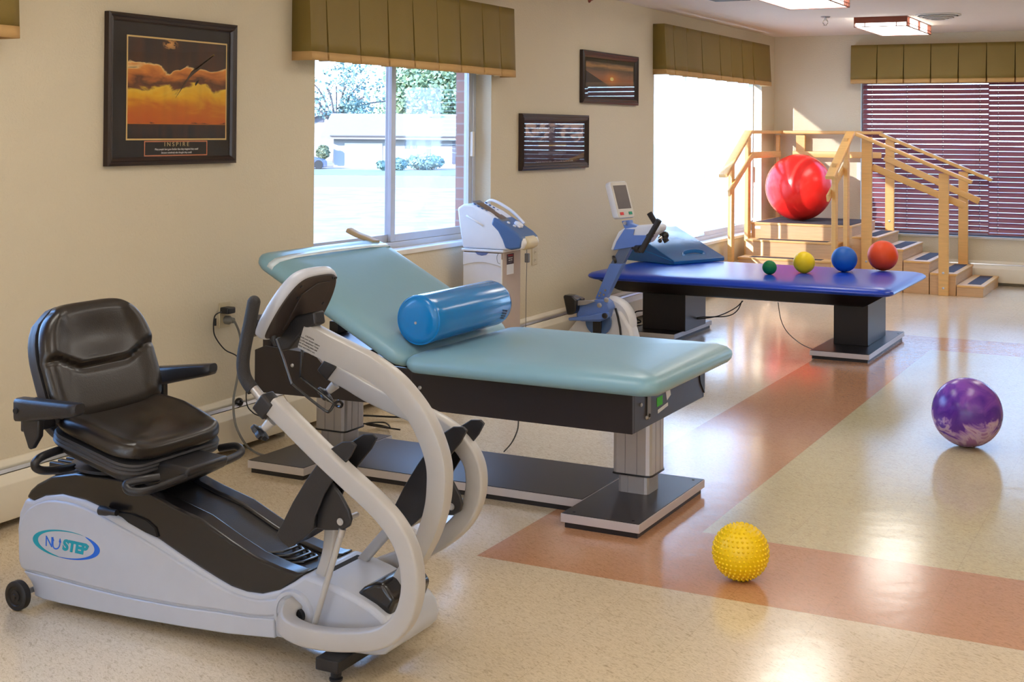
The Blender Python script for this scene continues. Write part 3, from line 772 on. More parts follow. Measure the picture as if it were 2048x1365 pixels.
# large picture with the hang glider
q0 = at(245, 73, 'X', WX); q1 = at(440, 275, 'X', WX)
a0, a1, b0, b1 = 4.273, 4.915, 1.452, 1.888
t = pictureframe('large dark framed print of a hang glider in an orange sunset', 4.146, 4.978, 1.338, 1.984, .036, 'sunset', (a0, a1, b0, b1))
link('gold_border', outline(new(), WX+.0108, a0-.006, a1+.006, b0-.006, b1+.006, .007), gold, t, smooth=False)
link('caption_border', outline(new(), WX+.0102, 4.378, 4.788, 1.376, 1.443, .005), orange_l, t, smooth=False)
def Xf(name, s, size, y, z, m, par, sx=1, **k): return text(name, s, size, (WX+.0118, y, z), (0, 1, 0), (0, 0, 1), m, par, .0004, sx=sx, **k)
Xf('title_lettering', 'I N S P I R E', .026, 4.583, 1.427, goldt, t, 1.25)
Xf('caption_lettering', 'Many people have gone further than they imagined they could', .0125, 4.583, 1.406, whitet, t, .9, shear=.3)
Xf('caption_lettering', 'because somebody else thought they could.', .0125, 4.583, 1.391, whitet, t, .9, shear=.3)
bm = new(); gy, gz = 4.70, 1.672   # hang glider wing and pilot
def gp2(u, v):
    p = at(u, v, 'X', WX+.0122); return (WX+.0120, p.y, p.z)
def flatpoly(bm, pts, d=.0008):
    P = [Vector(p) for p in pts]; loft(bm, [P, [p+Vector((d, 0, 0)) for p in P]]); return bm
flatpoly(bm, [gp2(351, 196), (gp2(383, 143)), gp2(392, 135), gp2(428, 109), gp2(427, 112), gp2(403, 136), gp2(388, 148), gp2(380, 155)])
link('glider_wing', bm, mat('glider brown', srgb(70, 50, 36), .6), t, smooth=False)
bm = new(); flatpoly(bm, [gp2(388, 140), gp2(428, 108.5), gp2(428.5, 111), gp2(392, 140)]); link('wing_edge', bm, gold, t, smooth=False)
bm = new(); flatpoly(bm, [gp2(393, 163), gp2(398, 160), gp2(396, 166), gp2(391, 172), gp2(390, 168)]); link('glider_pilot', bm, dark, t, smooth=False)
# two smaller ones
t = pictureframe('dark framed mountain lake print, lower of the two small pictures right of the window', 7.947, 9.052, 1.229, 1.614, .05, 'lake', (8.035, 8.975, 1.30, 1.55))
Xf('title_lettering', 'LEADERSHIP', .05, 8.33, 1.503, mat('grey lettering', srgb(190, 185, 185), .5), t, 1.15)
Xf('caption_lettering', "Until you spread your wings, you'll have no idea how far you can fly.", .022, 8.5, 1.282, mat('grey lettering', srgb(190, 185, 185), .5), t, 1.0)
t = pictureframe('dark framed low sun print, upper small picture beside the far window', 8.932, 10.03, 1.707, 2.098, .05, 'sun', (9.02, 9.95, 1.765, 2.02))

# ================================================================== outlets, plugs
def outlet(y0, y1, z0, z1, label):
    t = thing('wall_outlet', label, 'outlet', (WX, (y0+y1)/2, z0))
    bm = new(); box(bm, WX+.0005, WX+.006, y0, y1, z0, z1); link('cover_plate', bm, ivory, t, .002)
    for zc in (z0+(z1-z0)*.28, z0+(z1-z0)*.72):
        bm = new(); yc = (y0+y1)/2
        loft(bm, [[(x, yc+a, zc+b) for a, b in rrect(.032, .028, .012)] for x in (WX+.006, WX+.008)]); so = link('socket', bm, ivory, t)
        s = new()
        for dy in (-.006, .006): box(s, WX+.008, WX+.0085, yc+dy-.001, yc+dy+.001, zc-.004, zc+.006)
        link('socket_slots', s, dark, so, smooth=False)
    return t
outlet(4.893, 4.971, .571, .689, 'ivory wall outlet with two plugs in it beside the exercise machine')
outlet(8.157, 8.244, .58, .70, 'ivory wall outlet with nothing plugged in, right of the white cart')
def atX(u, v, x=WX+.03): return at(u, v, 'X', x)
t = thing('power_adapter', 'black adapter plugged into the upper socket with a thin cord', 'adapter', atX(455, 622))
bm = new(); p = atX(455, 621, WX+.03); box(bm, WX+.009, WX+.06, p.y-.032, p.y+.025, p.z-.014, p.z+.016); link('adapter_body', bm, blackplastic, t, .007)
pts = [atX(443, 624, WX+.05), atX(430, 632, WX+.055), atX(427, 655, WX+.05), atX(431, 675, WX+.05), atX(450, 700, WX+.05), atX(475, 714, WX+.06), atX(492, 745, WX+.08), atX(493, 805, WX+.12), atX(505, 825, WX+.14), atX(520, 833, WX+.16), atX(560, 850, WX+.2)]
bm = new(); tube(bm, pts, .003, 8, 5); link('adapter_cord', bm, cordm, t)
bm = new(); cyl(bm, pts[1]+Vector((0, 0, -.012)), pts[1]+Vector((0, 0, -.045)), .007, 10); link('strain_relief', bm, cordm, t)
t = thing('hanging_cord', 'grey plugged power cord hanging from the outlet and looping over the floor', 'cord', atX(455, 640))
bm = new(); p = atX(452, 640, WX+.01); lathe(bm, (WX+.009, p.y, p.z), (1, 0, 0), [(0, .02), (.02, .021), (.03, .014), (.045, .013)], 16); link('plug', bm, cordg, t)
pts = [Vector((WX+.05, p.y, p.z)), atX(470, 645, WX+.07), atX(479, 668, WX+.06), atX(481, 700, WX+.07), atX(474, 760, WX+.08), atX(467, 800, WX+.11), atX(470, 845, WX+.14), atX(485, 880, WX+.17), at(505, 902, 'Z', .02), at(535, 912, 'Z', .01), at(580, 905, 'Z', .012)]
bm = new(); tube(bm, pts, .0055, 8, 5); link('cord', bm, cordg, t)
t = thing('floor_cord', 'black cord coiling on the floor under the teal table head', 'cord', at(735, 850, 'Z', .01))
bm = new(); tube(bm, [at(u, v, 'Z', .012) for u, v in ((690, 838), (720, 832), (775, 834), (850, 838), (905, 846))], .005, 8, 5)
tube(bm, [at(u, v, 'Z', .012+.008*(k % 2)) for k, (u, v) in enumerate(((700, 850), (735, 848), (765, 852), (780, 856), (770, 846), (742, 846), (735, 850), (800, 860)))], .004, 8, 5)
link('cord', bm, cordm, t)
t = thing('round_knob', 'small round black knob standing on the heater below the outlet', 'knob', atX(478, 812, WX+.03))
k_ = atX(478, 805, WX+.05); link('ball', sphere(new(), k_, .021, 20, 12), blackgloss, t); link('stem', cyl(new(), k_+Vector((0, 0, -.035)), k_, .007, 10), blackgloss, t)

# ================================================================== teal treatment table
tt = thing('treatment_table', 'teal padded treatment table on silver columns with its head section raised', 'treatment table', (-2.7, 4.95, 0))
FY0, FY1 = 4.58, 5.38
prof = [(.03, .538), (.012, .542), (.0, .556), (-.004, .572), (.0, .588), (.014, .602), (.04, .612), (.1, .62), (.2, .625), (.3, .627)]
link('foot_cushion', slab(new(), -2.795, -1.728, 4.49, 5.43, prof, .07, n=8), teal_v, tt)
ang = math.radians(27.6)
T = frame((-2.80, 0, .545), (-math.cos(ang), 0, math.sin(ang)), (0, -1, 0), (math.sin(ang), 0, math.cos(ang)))
hp = [(.03, .0), (.01, .004), (0, .016), (-.003, .032), (0, .046), (.014, .06), (.04, .069), (.1, .076), (.2, .08), (.3, .081)]
hc = link('head_cushion', slab(new(), .005, .83, -5.41, -4.49, hp, .06, T=T), teal_v, tt)
# clear plastic strap across the top of the head pad
bm = new(); st = [(-4.487, .03), (-4.49, .05), (-4.52, .069), (-4.62, .0795), (-4.9, .0835), (-5.2, .081), (-5.37, .073), (-5.413, .045)]
rings = [[T @ Vector((x+.02*math.sin(i*.9), y, z+.0012)) for (y, z) in st for i in (0,)] for i, x in enumerate((.725, .755))]
V = [[bm.verts.new(p) for p in r] for r in rings]
for k in range(len(st)-1): bm.faces.new((V[0][k], V[0][k+1], V[1][k+1], V[1][k]))
o = link('clear_strap', bm, mat('pale vinyl strap', srgb(205, 220, 228), .2), hc); s_ = o.modifiers.new('thick', 'SOLIDIFY'); s_.thickness = .0015
bm = new(); box(bm, .05, .78, -5.3, -5.25, -.03, 0, T=T); box(bm, .05, .78, -4.65, -4.6, -.03, 0, T=T); box(bm, .3, .34, -5.25, -4.65, -.03, 0, T=T)
link('head_support_frame', bm, blacklam, tt, .003)
# frame
bm = new()
box(bm, -2.80, -1.85, FY0, FY0+.02, .383, .532); box(bm, -2.80, -1.85, FY1-.02, FY1, .383, .532)
box(bm, -1.87, -1.85, FY0+.02, FY1-.02, .383, .532); box(bm, -2.80, -1.87, FY0+.02, FY1-.02, .50, .53)
link('foot_frame', bm, blacklam, tt, .002)
link('deck_board', B(-2.79, -1.845, FY0-.02, FY1+.005, .532, .545), blacklam, tt, .002)
bm = new()
prismY(bm, [(-3.60, .37), (-3.60, .55), (-3.55, .57), (-2.80, .535), (-2.80, .40), (-2.86, .383)], FY0+.02, FY0+.035)
prismY(bm, [(-3.60, .37), (-3.60, .55), (-3.55, .57), (-2.80, .535), (-2.80, .40), (-2.86, .383)], FY1-.035, FY1-.02)
box(bm, -3.60, -3.585, FY0+.035, FY1-.035, .37, .55)
link('head_frame', bm, blacklam, tt, .002)
link('head_frame_top', B(-3.58, -3.2, FY0+.035, FY1-.035, .52, .54), mat('reflection tinted steel', srgb(52, 58, 84), .3, metal=.3), tt, .002)  # blue reflection on the plate is put into its colour
for yy in (FY0+.1, FY1-.2): link('end_bracket', B(-3.62, -3.57, yy, yy+.1, .55, .6), blacklam, tt, .003)
link('motor_housing', B(-3.2, -2.9, 4.85, 5.1, .44, .52), blackplastic, tt, .01)
def columnT(x, y, s1, s2, zs):
    def ring(s, z, ch): return [Vector((x+a, y+b, z)) for a, b in rrect(s, s, ch, 2)]
    a = link('outer_sleeve', loft(new(), [ring(s1, zs, .02), ring(s1, .5, .02)]), colm, tt, angle=20)
    bm = new()
    for d in (-.025, .025):
        box(bm, x+d-.001, x+d+.001, y-s1/2-.0006, y-s1/2+.001, zs, .5); box(bm, x+s1/2-.001, x+s1/2+.0006, y+d-.001, y+d+.001, zs, .5)
    link('sleeve_groove', bm, greyp, a, smooth=False)
    link('sleeve_lip', loft(new(), [ring(s1+.006, zs-.006, .02), ring(s1+.006, zs+.001, .02)]), blackplastic, a)
    b = link('inner_column', loft(new(), [ring(s2, .056, .015), ring(s2, .45, .015)]), colm, tt, angle=20)
    bm = new(); box(bm, x-.02, x-.0185, y-s2/2-.0006, y-s2/2+.001, .057, .45); link('column_groove', bm, greyp, b, smooth=False)
columnT(-2.005, 5.035, .165, .13, .135); columnT(-3.50, 5.10, .165, .13, .135)
def plate(nm, x0, x1, y0, y1, par, trim_sides='nwes'):
    a = link(nm, B(x0+.003, x1-.003, y0+.003, y1-.003, .045, .056), blacklam, par, .001)
    link('aluminium_edge', B(x0, x1, y0, y1, .022, .054), alutrim, a, .001)
    link('kick_plinth', B(x0+.012, x1-.012, y0+.012, y1-.012, .0, .022), blackplastic, a)
    return a
plate('base_plate', -2.14, -1.822, 4.585, 5.315, tt); plate('base_plank', -3.38, -2.142, 4.79, 5.30, tt); plate('base_plate', -3.68, -3.382, 4.66, 5.36, tt)
def bolt(p, ax, r, par, m=steel, d=.006, nm='bolt'):
    return link(nm, lathe(new(), p, ax, [(0, r), (d*.5, r), (d, r*.6), (d*1.02, r*.05)], 14), m, par)
for u, v in ((1410, 756),): pass
for y, z in ((4.665, .478), (5.20, .505), (4.72, .42)): bolt((-1.85, y, z), (1, 0, 0), .008, tt)
for x, z in ((-2.76, .47), (-3.40, .50), (-3.1, .46)): bolt((x, FY0+(0 if x > -2.8 else .02), z), (0, -1, 0), .008, tt)
for x, y in ((-2.10, 4.62), (-1.86, 4.62), (-1.86, 5.28)): bolt((x, y, .056), (0, 0, 1), .006, tt, blackplastic, .002)
bm = new(); loft(bm, [[(x, 4.74+a, .47+b) for a, b in rrect(.032, .12, .015)] for x in (-1.849, -1.845)]); link('hanging_bracket', bm, greyp, tt); bolt((-1.845, 4.74, .425), (1, 0, 0), .007, tt, blackplastic)
prismX(b_ := new(), [(5.30, .535), (5.38, .535), (5.38, .40), (5.33, .45)], -1.85, -1.846); link('corner_bracket', b_, blackplastic, tt)
for nm, y0, y1, z0, z1, tl, m in (('green_label', 4.83, 4.89, .44, .475, .02, mat('bright green sticker', srgb(50, 190, 30), .5)), ('white_label', 4.93, 4.975, .452, .495, .35, clothw), ('white_label', 4.84, 4.95, .418, .432, .1, clothw)):
    cyy, czz = (y0+y1)/2, (z0+z1)/2; c_, s_ = math.cos(tl), math.sin(tl)
    q = [(cyy+a*c_-b*s_, czz+a*s_+b*c_) for a, b in ((-(y1-y0)/2, -(z1-z0)/2), ((y1-y0)/2, -(z1-z0)/2), ((y1-y0)/2, (z1-z0)/2), (-(y1-y0)/2, (z1-z0)/2))]
    link(nm, prismX(new(), q, -1.8499, -1.849), m, tt, smooth=False)
# tan pendant lying over the head pad's far corner
t = thing('hand_control', 'tan curved hand control lying over the far corner of the raised teal pad', 'hand control', T @ Vector((.8, -5.3, .09)))
A = at(698, 463, 'Y', 5.34); pts = [A, at(715, 472, 'Y', 5.34), at(733, 479, 'Y', 5.33), at(752, 488, 'Y', 5.32)]
pts = [p + Vector((0, 0, .006)) for p in pts]
bm = new(); sweep(bm, cat(pts, 5), rrect(.05, .022, .009), Vector((0, 1, 0))); link('control_body', bm, mat('tan plastic', srgb(190, 170, 140), .5), t)
bm = new(); cp_ = [pts[-1]]+[at(u, v, 'Y', 5.36)+Vector((0, 0, .004)) for u, v in ((765, 496), (785, 507), (800, 522))]
tube(bm, cp_, .005, 8, 5); link('control_cord', bm, greyp, t)
# bolster
t = thing('bolster', 'glossy bright blue cylindrical bolster lying across the teal table', 'bolster', (-2.775, 4.88, .63))
cB = Vector((-2.775, 4.575, .737)); R_ = .099; L_ = .655
link('bolster_body', lathe(new(), cB, (0, 1, 0), [(0, .002), (.0, R_-.03), (.004, R_-.014), (.014, R_-.003), (.03, R_), (.06, R_+.001), (L_*.5, R_), (L_-.03, R_), (L_-.012, R_-.004), (L_-.003, R_-.014), (L_, R_-.03), (L_, .002)], 56), bolster_v, t)
link('cap_seam', lathe(new(), cB+Vector((0, .012, 0)), (0, 1, 0), [(0, R_-.006), (.002, R_+.0005), (.006, R_+.0012), (.008, R_-.004)], 56), bolster_v, t)
link('air_grommet', lathe(new(), cB+Vector((-.005, -.0005, -.01)), (0, -1, 0), [(0, .006), (.002, .005), (.0021, .001)], 16), steel, t)
# printed mark on the bolster's round side
mk = new()
for k, (dy, h, w) in enumerate(((0, .03, .006), (.012, .045, .007), (.026, .03, .006), (.036, .05, .008))):
    for j in range(4):
        a0 = math.radians(-8-j*7-k*1.5); a1 = a0-math.radians(4.5)
        q = [cB+Vector(((R_+.0012)*math.cos(a), L_-.10+dy+e, (R_+.0012)*math.sin(a))) for a, e in ((a0, 0), (a0, w), (a1, w+.002*(j % 2)), (a1, 0))]
        loft(mk, [q, [p+Vector((.0004, 0, 0)) for p in q]])
link('printed_mark', mk, mat('dark navy print', srgb(12, 22, 50), .4), t, smooth=False)
# cable hanging under the frame
t = thing('table_cable', 'thin grey cable hanging from the teal table down to its base plank', 'cable', at(1012, 905, 'Z', .06))
link('cable', tube(new(), [at(1037, 838, 'Y', 5.2), at(1035, 860, 'Y', 5.2), at(1024, 885, 'Y', 5.22), at(1008, 904, 'Y', 5.24)], .003, 8, 6), cordg, t)

# ================================================================== blue mat table
bt = thing('mat_table', 'royal blue padded mat table on two black pedestals', 'mat table', (-2.8, 9.35, 0))
bp = [(.07, .442), (.03, .446), (.008, .455), (0, .466), (.004, .478), (.02, .490), (.05, .498), (.1, .503), (.2, .506), (.35, .507)]
link('cushion', slab(new(), -3.875, -1.735, 8.665, 9.97, bp, .09), royal_v, bt)
loft(bm := new(), [[Vector((x, y, z)) for x, y in ((-a, c), (-b, c), (-b, d), (-a, d))] for z, a, b, c, d in ((.345, 3.68, 1.97, 8.93, 9.73), (.36, 3.72, 1.94, 8.90, 9.76), (.443, 3.82, 1.80, 8.76, 9.88))])
link('deck_frame', bm, blacklam, bt, .003)
for (x0, x1, y0, y1) in ((-2.215, -1.983, 9.13, 9.71), (-3.62, -3.29, 9.15, 9.60)):
    link('pedestal', B(x0, x1, y0, y1, .055, .36), blacklam, bt, .004)
for (x0, x1, y0, y1) in ((-2.29, -1.9, 8.79, 9.95), (-3.68, -3.31, 8.98, 9.80)):
    plate('base_plate', x0, x1, y0, y1, bt)
bolt((-1.92, 9.83, .056), (0, 0, 1), .006, bt, blackplastic, .002)
t = thing('table_cable', 'thin grey cable drooping from the blue mat table to its near base plate', 'cable', at(1625, 697, 'Z', .06))
link('cable', tube(new(), [at(1556, 605, 'Y', 9.3), at(1562, 640, 'Y', 9.3), at(1575, 665, 'Y', 9.25), at(1600, 687, 'Y', 9.05), at(1625, 699, 'Y', 8.86)], .003, 8, 6), cordg, t)
t = thing('table_wiring', 'black cords running from under the blue table to its left pedestal', 'cord', at(1400, 640, 'Z', .05))
bm = new(); tube(bm, [at(1486, 602, 'Y', 9.4), at(1468, 618, 'Y', 9.4), at(1430, 634, 'Y', 9.4), at(1372, 640, 'Y', 9.4)], .004, 8, 6)
tube(bm, [at(1484, 602, 'Y', 9.45), at(1474, 622, 'Y', 9.45), at(1452, 633, 'Y', 9.42), at(1400, 635, 'Y', 9.4), at(1372, 643, 'Y', 9.4)], .004, 8, 6)
link('cord', bm, cordm, t)
tg = new(); p = at(1392, 646, 'Y', 9.4); box(tg, p.x-.012, p.x+.006, p.y-.005, p.y+.005, p.z-.03, p.z+.02); link('cord_tag', tg, mat('yellow tag', srgb(220, 190, 50), .5), t, label='yellow tag')
t = thing('power_strip', 'tangle of dark cords by the heater left of the blue table pedestal', 'cords', at(1265, 640, 'Z', .02))
bm = new(); tube(bm, [at(u, v, 'Y', 9.6) for u, v in ((1285, 622), (1272, 624), (1268, 632), (1276, 640), (1262, 642), (1252, 648), (1270, 652), (1290, 650))], .005, 8, 5)
tube(bm, [at(u, v, 'Y', 9.55) for u, v in ((1252, 642), (1266, 637), (1282, 644), (1258, 650), (1248, 654))], .006, 8, 5); link('cord', bm, cordm, t)

def ball(name, label, c, r, m, cat_='ball', group=None):
    o = link(name, sphere(new(), (0, 0, 0), r, 64, 32), m); o.location = c
    return tag(o, label, cat_, group)
zt = .507
for (u, v, d, m, nm, lb) in ((1539, 549.5, 28.5, mat('green rubber', srgb(0, 122, 62), .55), 'therapy_ball', 'smallest ball, green, leftmost of the row on the blue mat table'),
        (1608, 546.5, 43, mat('yellow rubber', srgb(252, 218, 6), .5), 'therapy_ball', 'yellow smooth ball, second from left on the blue mat table'),
        (1688.5, 544, 51, mat('blue rubber', srgb(10, 96, 190), .5), 'therapy_ball', 'blue smooth ball between the yellow and orange balls on the mat table'),
        (1765.5, 541.5, 60, mat('orange rubber', srgb(238, 78, 20), .5), 'therapy_ball', 'largest ball of the row, orange, rightmost on the blue mat table')):
    c = at(u, v, 'Z', zt); depth = (c-EYE).dot(fw); r = d/2/F*depth
    ball(nm, lb, (c.x, c.y, zt+r-.0005), r, m, 'ball', 'smooth coloured balls in a row')
# wedge
def wedge():
    t = thing('foam_wedge', 'glossy deep blue foam wedge lying on the blue mat table', 'wedge cushion', (-3.55, 9.45, zt))
    z0 = zt
    A = at(1349, 531, 'Z', z0); Bp = at(1450, 522, 'Z', z0)
    ax = (Bp-A); ax.z = 0; w = ax.length; ax.normalize(); pp = Vector((-ax.y, ax.x, 0))
    ln = .53; hh = .235
    T = frame(A, ax, pp, (0, 0, 1))
    # profile along pp: thin front lip rising to the back
    prof_ = [(0, .006), (.006, 0), (ln-.005, 0), (ln, .006), (ln, hh-.02), (ln-.012, hh), (ln-.03, hh+.002), (.012, .036), (0, .028)]
    rings = []
    for x, ins in ((0, .008), (.006, .002), (.014, 0), (w*.5, -.004), (w-.014, 0), (w-.006, .002), (w, .008)):
        cy_ = sum(p[0] for p in prof_)/9; cz_ = sum(p[1] for p in prof_)/9
        rings.append([T @ Vector((x, p[0]+(cy_-p[0])*ins*3, p[1]+(cz_-p[1])*ins*3)) for p in prof_])
    link('wedge_cover', loft(new(), rings), wedge_v, t, .006, 3)
    sl = (hh-.034)/(ln-.03)
    bm = new()
    hpth = [Vector((w*.5-.12+.0, .06, .05)), Vector((w*.5-.10, .075, .075)), Vector((w*.5, .08, .085)), Vector((w*.5+.10, .075, .075)), Vector((w*.5+.12, .06, .05))]
    sweep(bm, [T @ p for p in cat(hpth, 5)], rrect(.03, .006, .0025), Vector((0, 1, .3))); link('carry_handle', bm, wedge_v, t)
    link('zip_seam', sweep(new(), [T @ Vector((-.001, .03, .03)), T @ Vector((-.001, ln-.02, hh*.55))], circ(.003, 8), Vector((0, 0, 1))), bolster_v, t)
wedge()

# ================================================================== floor balls
c = at(1481, 1160, 'Z', 0); dep = (c-EYE).dot(fw); r = 57/F*dep*.985
sb = new(); sphere(sb, (0, 0, r), r*.965, 64, 32)
for i in range(18):
    th = PI*(i+.5)/18; n = max(1, int(round(2*PI*math.sin(th)*r/(.0165))))
    for k in range(n):
        ph = 2*PI*(k+.5*(i % 2))/n; d = Vector((math.sin(th)*math.cos(ph), math.sin(th)*math.sin(ph), math.cos(th)))
        p0 = Vector((0, 0, r))+d*r*.955
        lathe(sb, p0, d, [(0, .0044), (r*.045, .0034), (r*.065, .002), (r*.07, .0004)], 8)
yl = mat('yellow spiky rubber', srgb(236, 200, 0), .42)
o = link('massage_ball', sb, yl); o.location = (c.x, c.y, 0); tag(o, 'yellow knobbly massage ball on the brown floor stripe', 'ball')
c = at(1934, 893, 'Z', 0); dep = (c-EYE).dot(fw); r = 69/F*dep*.99
def marble():
    m, nt, p = nodes_of('purple marbled rubber'); N = nt.nodes.new; L = nt.links.new
    tc = N('ShaderNodeTexCoord'); sp = N('ShaderNodeSeparateXYZ'); L(tc.outputs['Object'], sp.inputs[0])
    n = N('ShaderNodeTexNoise'); n.inputs['Scale'].default_value = 9; n.inputs['Detail'].default_value = 6; n.inputs['Distortion'].default_value = 1.2; L(tc.outputs['Object'], n.inputs['Vector'])
    a = N('ShaderNodeMath'); a.operation = 'MULTIPLY_ADD'; L(sp.outputs[2], a.inputs[0]); a.inputs[1].default_value = 2.1; a.inputs[2].default_value = .19
    b = N('ShaderNodeMath'); b.operation = 'ADD'; L(a.outputs[0], b.inputs[0]); L(n.outputs['Fac'], b.inputs[1])
    cr = N('ShaderNodeValToRGB'); L(b.outputs[0], cr.inputs[0]); e = cr.color_ramp.elements
    e[0].position = .40; e[0].color = srgb(150, 105, 155); e[1].position = 1; e[1].color = srgb(128, 70, 170)
    for p_, c_ in ((.46, srgb(188, 160, 190)), (.53, srgb(150, 110, 180)), (.57, srgb(92, 42, 150)), (.72, srgb(78, 30, 140)), (.86, srgb(104, 52, 160))): x = e.new(p_); x.color = c_
    L(cr.outputs[0], p.inputs['Base Color']); p.inputs['Roughness'].default_value = .25; return m
ball('exercise_ball', 'purple and white marbled ball on the yellow floor at the right', (c.x, c.y, r-.001), r, marble())
# big red exercise ball on the stair platform
rr = .344; dcen = at(1597, 378, 'Z', .61+rr-.002)
D_ = 13.0
ray_ = (dcen-EYE)
cR = Vector((-3.47, 13.26, .61+rr-.001))
cR = at(1598, 378, 'Y', 13.33); rr = 66.3/F*(cR-EYE).dot(fw); cR.z = .61+rr-.001
rb = mat('red glossy rubber', srgb(248, 42, 36), .24)
ball('exercise_ball', 'large glossy red exercise ball resting on the stair platform', cR, rr, rb)

# ================================================================== training stairs
ts = thing('training_stairs', 'light wooden L shaped training stairs with handrails in the far corner', 'training stairs', (-2.9, 13.35, 0))
SY0, SY1 = 12.83, 13.87; RZ = .1016; TR = .2405
def plank(bm, x0, x1, y0, y1, z0, z1): box(bm, x0, x1, y0, y1, z0, z1)
for i in range(5):
    x1 = -1.74-TR*i; z = RZ*(i+1); xi = x1-TR
    bm = new(); box(bm, xi, x1-.008, SY0+.008, SY1-.008, 0 if i == 0 else 0, z-.02) if i == 0 else box(bm, xi, x1-.008, SY0+.008, SY1-.008, 0, z-.02)
    st_ = link('step', bm, woodx, ts, .002)
    link('tread', B(xi+.001, x1, SY0, SY1, z-.02, z), wood, st_, .004)
    link('non_slip_strip', B(x1-.165, x1-.045, SY0+.13, SY1-.07, z, z+.0015), padm, st_)
link('platform', B(-3.93, -2.943, SY0+.008, SY1-.008, 0, .588), woodx, ts, .002)
link('platform_top', B(-3.935, -2.94, SY0, SY1, .588, .608), wood, ts, .004)
bm = new()
for k in range(16): box(bm, -3.9, -2.97, SY0+.06+k*.058, SY0+.06+k*.058+.05, .608, .612)
link('platform_mat', bm, padm, ts)
for i in range(3):
    z = .1524*(i+1); y0 = SY0-(3-i)*.235+.0
    bm = new(); box(bm, -3.915+.0, -3.03, y0+.008, y0+.24, 0, z-.02); st_ = link('step', bm, woodx, ts, .002)
    link('tread', B(-3.92, -3.022, y0, y0+.24, z-.02, z), wood, st_, .004)
    link('non_slip_strip', B(-3.82, -3.13, y0+.04, y0+.16, z, z+.0015), padm, st_)
link('side_stringer', B(-3.022, -2.945, SY0-.70, SY0, 0, .15), woodx, ts, .003)
# posts
def post(x0, x1, y0, y1, z0, z1, nb=()):
    o = link('post', B(x0, x1, y0, y1, z0, z1), wood, ts, .004)
    for z in nb: link('bolt', lathe(new(), ((x0+x1)/2, y0, z), (0, -1, 0), [(0, .011), (.003, .011), (.005, .006), (.0051, .001)], 12), steel, o)
post(-2.137, -2.047, 12.79, 12.829, 0, 1.13, (.07, .21)); post(-2.845, -2.748, 12.79, 12.829, 0, 1.46, (.28, .1))
post(-2.845, -2.755, 13.871, 13.91, 0, 1.44, (.6,)); post(-2.127, -2.035, 13.871, 13.91, 0, 1.12)
post(-3.975, -3.936, 12.22, 12.31, 0, 1.2); post(-3.975, -3.936, 12.74, 12.83, 0, 1.45)
post(-2.985, -2.945, 12.20, 12.29, 0.15, 1.22); post(-2.985, -2.945, 12.66, 12.75, 0.15, 1.45)
post(-3.975, -3.936, 13.83, 13.87, .2, 1.47); post(-3.77, -3.675, 13.871, 13.91, .3, 1.47)
def rail(pts, w=.085, h=.034, nm='handrail', normal=None):
    P = [Vector(p) for p in pts]; n_ = Vector(normal)
    bm = new(); sweep(bm, P, rrect(w, h, .008, 3), n_); link(nm, bm, wood, ts)
zr = 1.488
# near and far rails of the long flight
rail([(-2.90, 12.81, zr), (-1.845, 12.81, 1.053)], normal=(0, 1, 0)); rail([(-2.90, 13.89, zr+.0), (-1.81, 13.89, 1.040)], normal=(0, 1, 0))
rail([(-3.957, 12.80, zr+.01), (-3.957, 12.02, 1.085)], normal=(1, 0, 0)); rail([(-2.965, 12.86, zr+.01), (-2.965, 12.06, 1.09)], normal=(1, 0, 0))
rail([(-3.957, 12.80, zr+.012), (-3.957, 13.91, zr+.012)], normal=(1, 0, 0)); rail([(-3.99, 13.89, zr+.012), (-2.88, 13.89, zr+.012)], normal=(0, 1, 0))
def low(pts, nm='lower_rail', n=(0, 1, 0)):
    bm = new(); sweep(bm, [Vector(p) for p in pts], rrect(.022, .065, .006, 3), Vector(n)); link(nm, bm, wood, ts)
low([(-2.75, 12.84, 1.175), (-1.915, 12.84, .835)]); low([(-2.85, 13.86, 1.25), (-1.925, 13.86, .83)])
low([(-3.925, 12.83, 1.27), (-3.925, 12.10, .92)], n=(1, 0, 0)); low([(-2.995, 12.80, 1.2), (-2.995, 12.10, .90)], n=(1, 0, 0))
low([(-3.925, 12.83, 1.27), (-3.925, 13.82, 1.27)], n=(1, 0, 0)); low([(-3.80, 13.86, 1.27), (-2.88, 13.86, 1.27)])
lb = new(); box(lb, -3.90, -3.84, 12.8375, 12.8379-.0015, .545, .57); link('product_label', lb, clothw, ts, smooth=False)

# ================================================================== therapy cart and unit
cx0, cx1, cy0, cy1 = -3.925, -3.655, 7.0, 7.235
t = thing('equipment_cart', 'white drawer cabinet cart standing by the window behind the teal table', 'cart', ((cx0+cx1)/2, (cy0+cy1)/2, 0))
link('cabinet', B(cx0, cx1, cy0+.005, cy1, .05, .775), mat('warm grey cabinet', srgb(176, 160, 148), .45), t, .006)
link('front_panel', B(cx0+.004, cx1-.004, cy0-.006, cy0+.006, .06, .735), clothw, t, .005)
bm = new(); dr = []
for k in range(13):
    s = k/12; dr.append((cx0+.006+(cx1-cx0-.012)*s, .690+.022*math.sin(PI*s)))
dr += [(cx1-.006, .768), (cx0+.006, .768)]
prismY(bm, dr, cy0-.012, cy0-.004); link('drawer', bm, clothw, t, .003)
prismY(bm := new(), [(-3.835, .772), (-3.745, .772), (-3.76, .758), (-3.79, .752), (-3.82, .758)], cy0-.0135, cy0-.011); link('drawer_pull', bm, mat('blue grey recess', srgb(90, 105, 150), .5), t)
link('top_shelf', B(cx0-.006, cx1+.006, cy0-.012, cy1+.004, .775, .79), clothw, t, .004)
bm = new(); prismX(bm, [(7.05, .64), (7.14, .64), (7.14, .70), (7.05, .70)], cx1, cx1+.001); link('white_label', bm, clothw, t, smooth=False)
